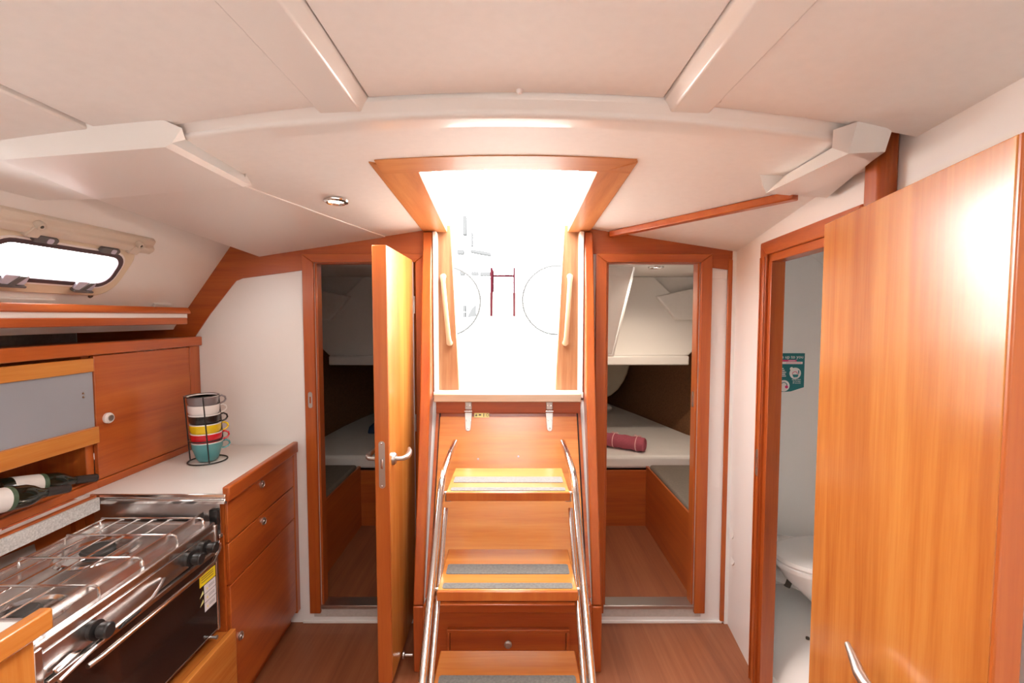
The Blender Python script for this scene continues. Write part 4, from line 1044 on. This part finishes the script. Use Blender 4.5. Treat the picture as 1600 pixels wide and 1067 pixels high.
# poster on the aft wall of the compartment
po = empty('notice_poster', (1.44, 2.414, 1.2), 'teal toilet instruction poster on the compartment wall', 'poster')
PYY = 2.4135
px0, px1 = 1.325, 1.538
def pq(x0, x1, z0, z1, mat, name, o=.0012, par=po): return build(name, MB().box(x0, x1, PYY - o, PYY, z0, z1), mat, par)
pq(px0, px1, 1.20, 1.412, 'paper', 'sheet', .0006)
bkg = build('backing', MB().prism([(px0, PYY, 1.412), (px1, PYY, 1.412), (px1, PYY, 1.232), (px1 - .02, PYY, 1.226), (1.47, PYY, 1.210), (1.44, PYY, 1.208), (px0, PYY, 1.208)], (0, -.001, 0)), 'teal', po)
pq(px0, 1.495, 1.368, 1.377, 'pink', 'pink_band', .0016, bkg)
pq(px0, 1.527, 1.355, 1.367, 'paper', 'white_band', .0016, bkg)
def txt(s_, x, z, size, mat, name='lettering'):
    cu = bpy.data.curves.new(name, 'FONT'); cu.body = s_; cu.size = size; cu.extrude = .0002; cu.align_x = 'RIGHT'; cu.resolution_u = 3
    o = bpy.data.objects.new(name, cu); COL.objects.link(o); o.data.materials.append(M[mat])
    bpy.context.view_layer.update()
    me = bpy.data.meshes.new_from_object(o); bpy.data.objects.remove(o); me.name = name
    o = bpy.data.objects.new(name, me); COL.objects.link(o)
    o.parent = bkg; o.location = Vector((x, PYY - .0021, z)) - po.location; o.rotation_euler = (R(90), 0, 0)
    return o
txt("it's up to you", 1.530, 1.385, .0245, 'paper')
pq(1.452, 1.488, 1.3712, 1.3738, 'paper', 'print_line', .0019, bkg); pq(1.440, 1.521, 1.3596, 1.3624, 'pink', 'print_line', .0019, bkg)
for i, s_ in enumerate(('Always flush', 'for at least', '30 seconds')): txt(s_, 1.520, 1.270 - i * .009, .0095, 'paper')
for i, x_ in enumerate((1.428, 1.434, 1.442, 1.438, 1.442)): pq(1.385, x_, 1.329 - i * .010, 1.334 - i * .010, 'paper', 'print_line', .0016, bkg)
def disc(x, z, r, mat, name, o): return build(name, MB().lathe([(r, -.0004), (r, .0004), (0, .0004)], (x, PYY - o, z), (0, -1, 0), 28), mat, bkg)
disc(1.490, 1.306, .030, 'paper', 'icon_disc', .0015); disc(1.432, 1.240, .030, 'paper', 'icon_disc', .0015)
disc(1.470, 1.330, .009, 'paper', 'number_disc', .0016)
build('icon_bowl', MB().prism([(1.474, PYY - .002, 1.300), (1.508, PYY - .002, 1.300), (1.502, PYY - .002, 1.286), (1.482, PYY - .002, 1.284)], (0, -.0006, 0)), 'teal', bkg)
build('icon_dial', MB().tube(arc((1.488, PYY - .002, 1.302), .013, 0, 180, 12), .0016, 6), 'pink', bkg)
build('icon_lever', MB().box(1.505, 1.510, PYY - .0026, PYY - .002, 1.304, 1.322), 'teal', bkg)
build('icon_seat', MB().tube(arc((1.432, PYY - .002, 1.242), .016, 0, 180, 12), .002, 6), 'teal', bkg)
disc(1.446, 1.234, .008, 'pink', 'icon_dot', .0022)

# =================================================================== OUTSIDE: COCKPIT
ck = empty('cockpit_moulding', (0, 3, 1.1), 'overexposed white cockpit with bridgedeck step seen through the companionway', 'cockpit')
build('bridgedeck_step', MB().box(-.42, .42, 2.70, 2.78, 1.0, 1.478), 'ext', ck, .01)
build('cockpit_sole', MB().box(-.395, .395, 2.78, 3.05, 1.458, 1.475).box(-.65, .65, 3.05, 6.0, 1.358, 1.372), 'ext', ck)
# cockpit table and twin wheels
ctb = empty('cockpit_table', (-.07, 4.6, 1.373), 'red edged cockpit table standing between the twin wheels', 'table')
q = lambda x, y: PY(x, y, 4.6)
for px in (767.5, 803.5):
    build('leaf_edge', MB().prism([PY(px - 1.6, 418, 4.5), PY(px + 1.6, 418, 4.5), PY(px + 1.6, 494, 4.5), PY(px - 1.6, 494, 4.5)], (0, .4, 0)), 'extred', ctb)
build('top_bar', MB().prism([q(768, 429.5), q(803, 429.5), q(803, 432.8), q(768, 432.8)], (0, .02, 0)), 'extred', ctb)
for y in (440, 446):
    for x0, x1 in ((773, 782), (790, 798)): build('slat', MB().prism([q(x0, y), q(x1, y + .4), q(x1, y + 1.9), q(x0, y + 1.7)], (0, .02, 0)), 'extred', ctb)
build('pedestal', MB().prism([q(757, 457), q(814, 457), q(812, 496), q(758, 496)], (0, .3, 0)), 'extbeige', ctb)
for a, b in (((772, 456), (781, 482)), ((797, 456), (790, 482))):
    build('brace', MB().tube([q(*a) - Vector((0, .03, 0)), q(*b) - Vector((0, .03, 0))], .012, 8), 'ext', ctb)
build('table_foot', MB().box(-.15, .0, 4.62, 4.9, 1.373, 1.62), 'ext', ctb)
for s, (cx_, cy_) in ((-1, (697, 471)), (1, (870, 469))):
    c = PY(cx_, cy_, 5.0)
    wh_ = empty('steering_wheel', Vector((c.x, c.y, 1.373)), 'steel steering wheel to port of the cockpit table' if s > 0 else 'steel steering wheel to starboard of the cockpit table', 'steering wheel')
    build('rim', MB().ring([c + Vector((.37 * math.cos(q_), 0, .37 * math.sin(q_))) for q_ in [2 * math.pi * k / 40 for k in range(40)]], .011, 8), 'rimgrey', wh_)
    for k in range(5):
        a = 2 * math.pi * k / 5 + .3; build('spoke', MB().tube([c, c + Vector((.37 * math.cos(a), 0, .37 * math.sin(a)))], .006, 6), 'ext', wh_)
    build('hub', MB().lathe([(.05, -.02), (.05, .02), (0, .03)], c, (0, -1, 0), 16), 'ext', wh_)
    build('pedestal', MB().box(c.x - .06, c.x + .06, 5.04, 5.2, 1.373, c.z + .05), 'ext', wh_, .02)
# neighbouring yacht on the quay
ny = empty('neighbour_yacht', (-1.0, 16, 0), 'faint grey moored yacht across the dock', 'yacht')
q = lambda x, y: PY(x, y, 16)
def nb(name, x0, x1, y0, y1, mat='extgrey', dp=.4): return build(name, MB().prism([q(x0, y0), q(x1, y0), q(x1, y1), q(x0, y1)], (0, dp, 0)), mat, ny)
nb('mast', 723, 728, 337, 366); nb('stay_post', 736, 738, 363, 384)
nb('spray_hood', 714, 724, 390, 396)
build('boom_cover', MB().prism([q(735, 390), q(750, 391), q(767, 395), q(767, 399), (q(750, 396)), q(735, 393)], (0, .4, 0)), 'extgrey', ny)
nb('cabin_window', 718, 725, 424, 429); nb('cabin_window', 736, 747, 424.5, 429.5); nb('cabin_window', 750, 766, 425, 430)
nb('hull_port', 723, 727, 477, 487); nb('hull_port', 723, 727, 488, 496); 
build('dinghy', MB().prism([q(732, 492), q(736, 484), q(742, 477), q(743, 494), q(731, 496)], (0, .6, 0)), 'extgrey', ny)
build('hull', MB().prism([q(690, 432) + Vector((0, .45, 0)), q(768, 432) + Vector((0, .45, 0)), q(768, 590) + Vector((0, .45, 0)), q(690, 590) + Vector((0, .45, 0))], (0, 3, 0)), 'ext', ny)
struct('ground', MB().box(-20, 20, 9.0, 45, -.45, q(700, 590).z), 'ext', 'pale quay beyond the cockpit')
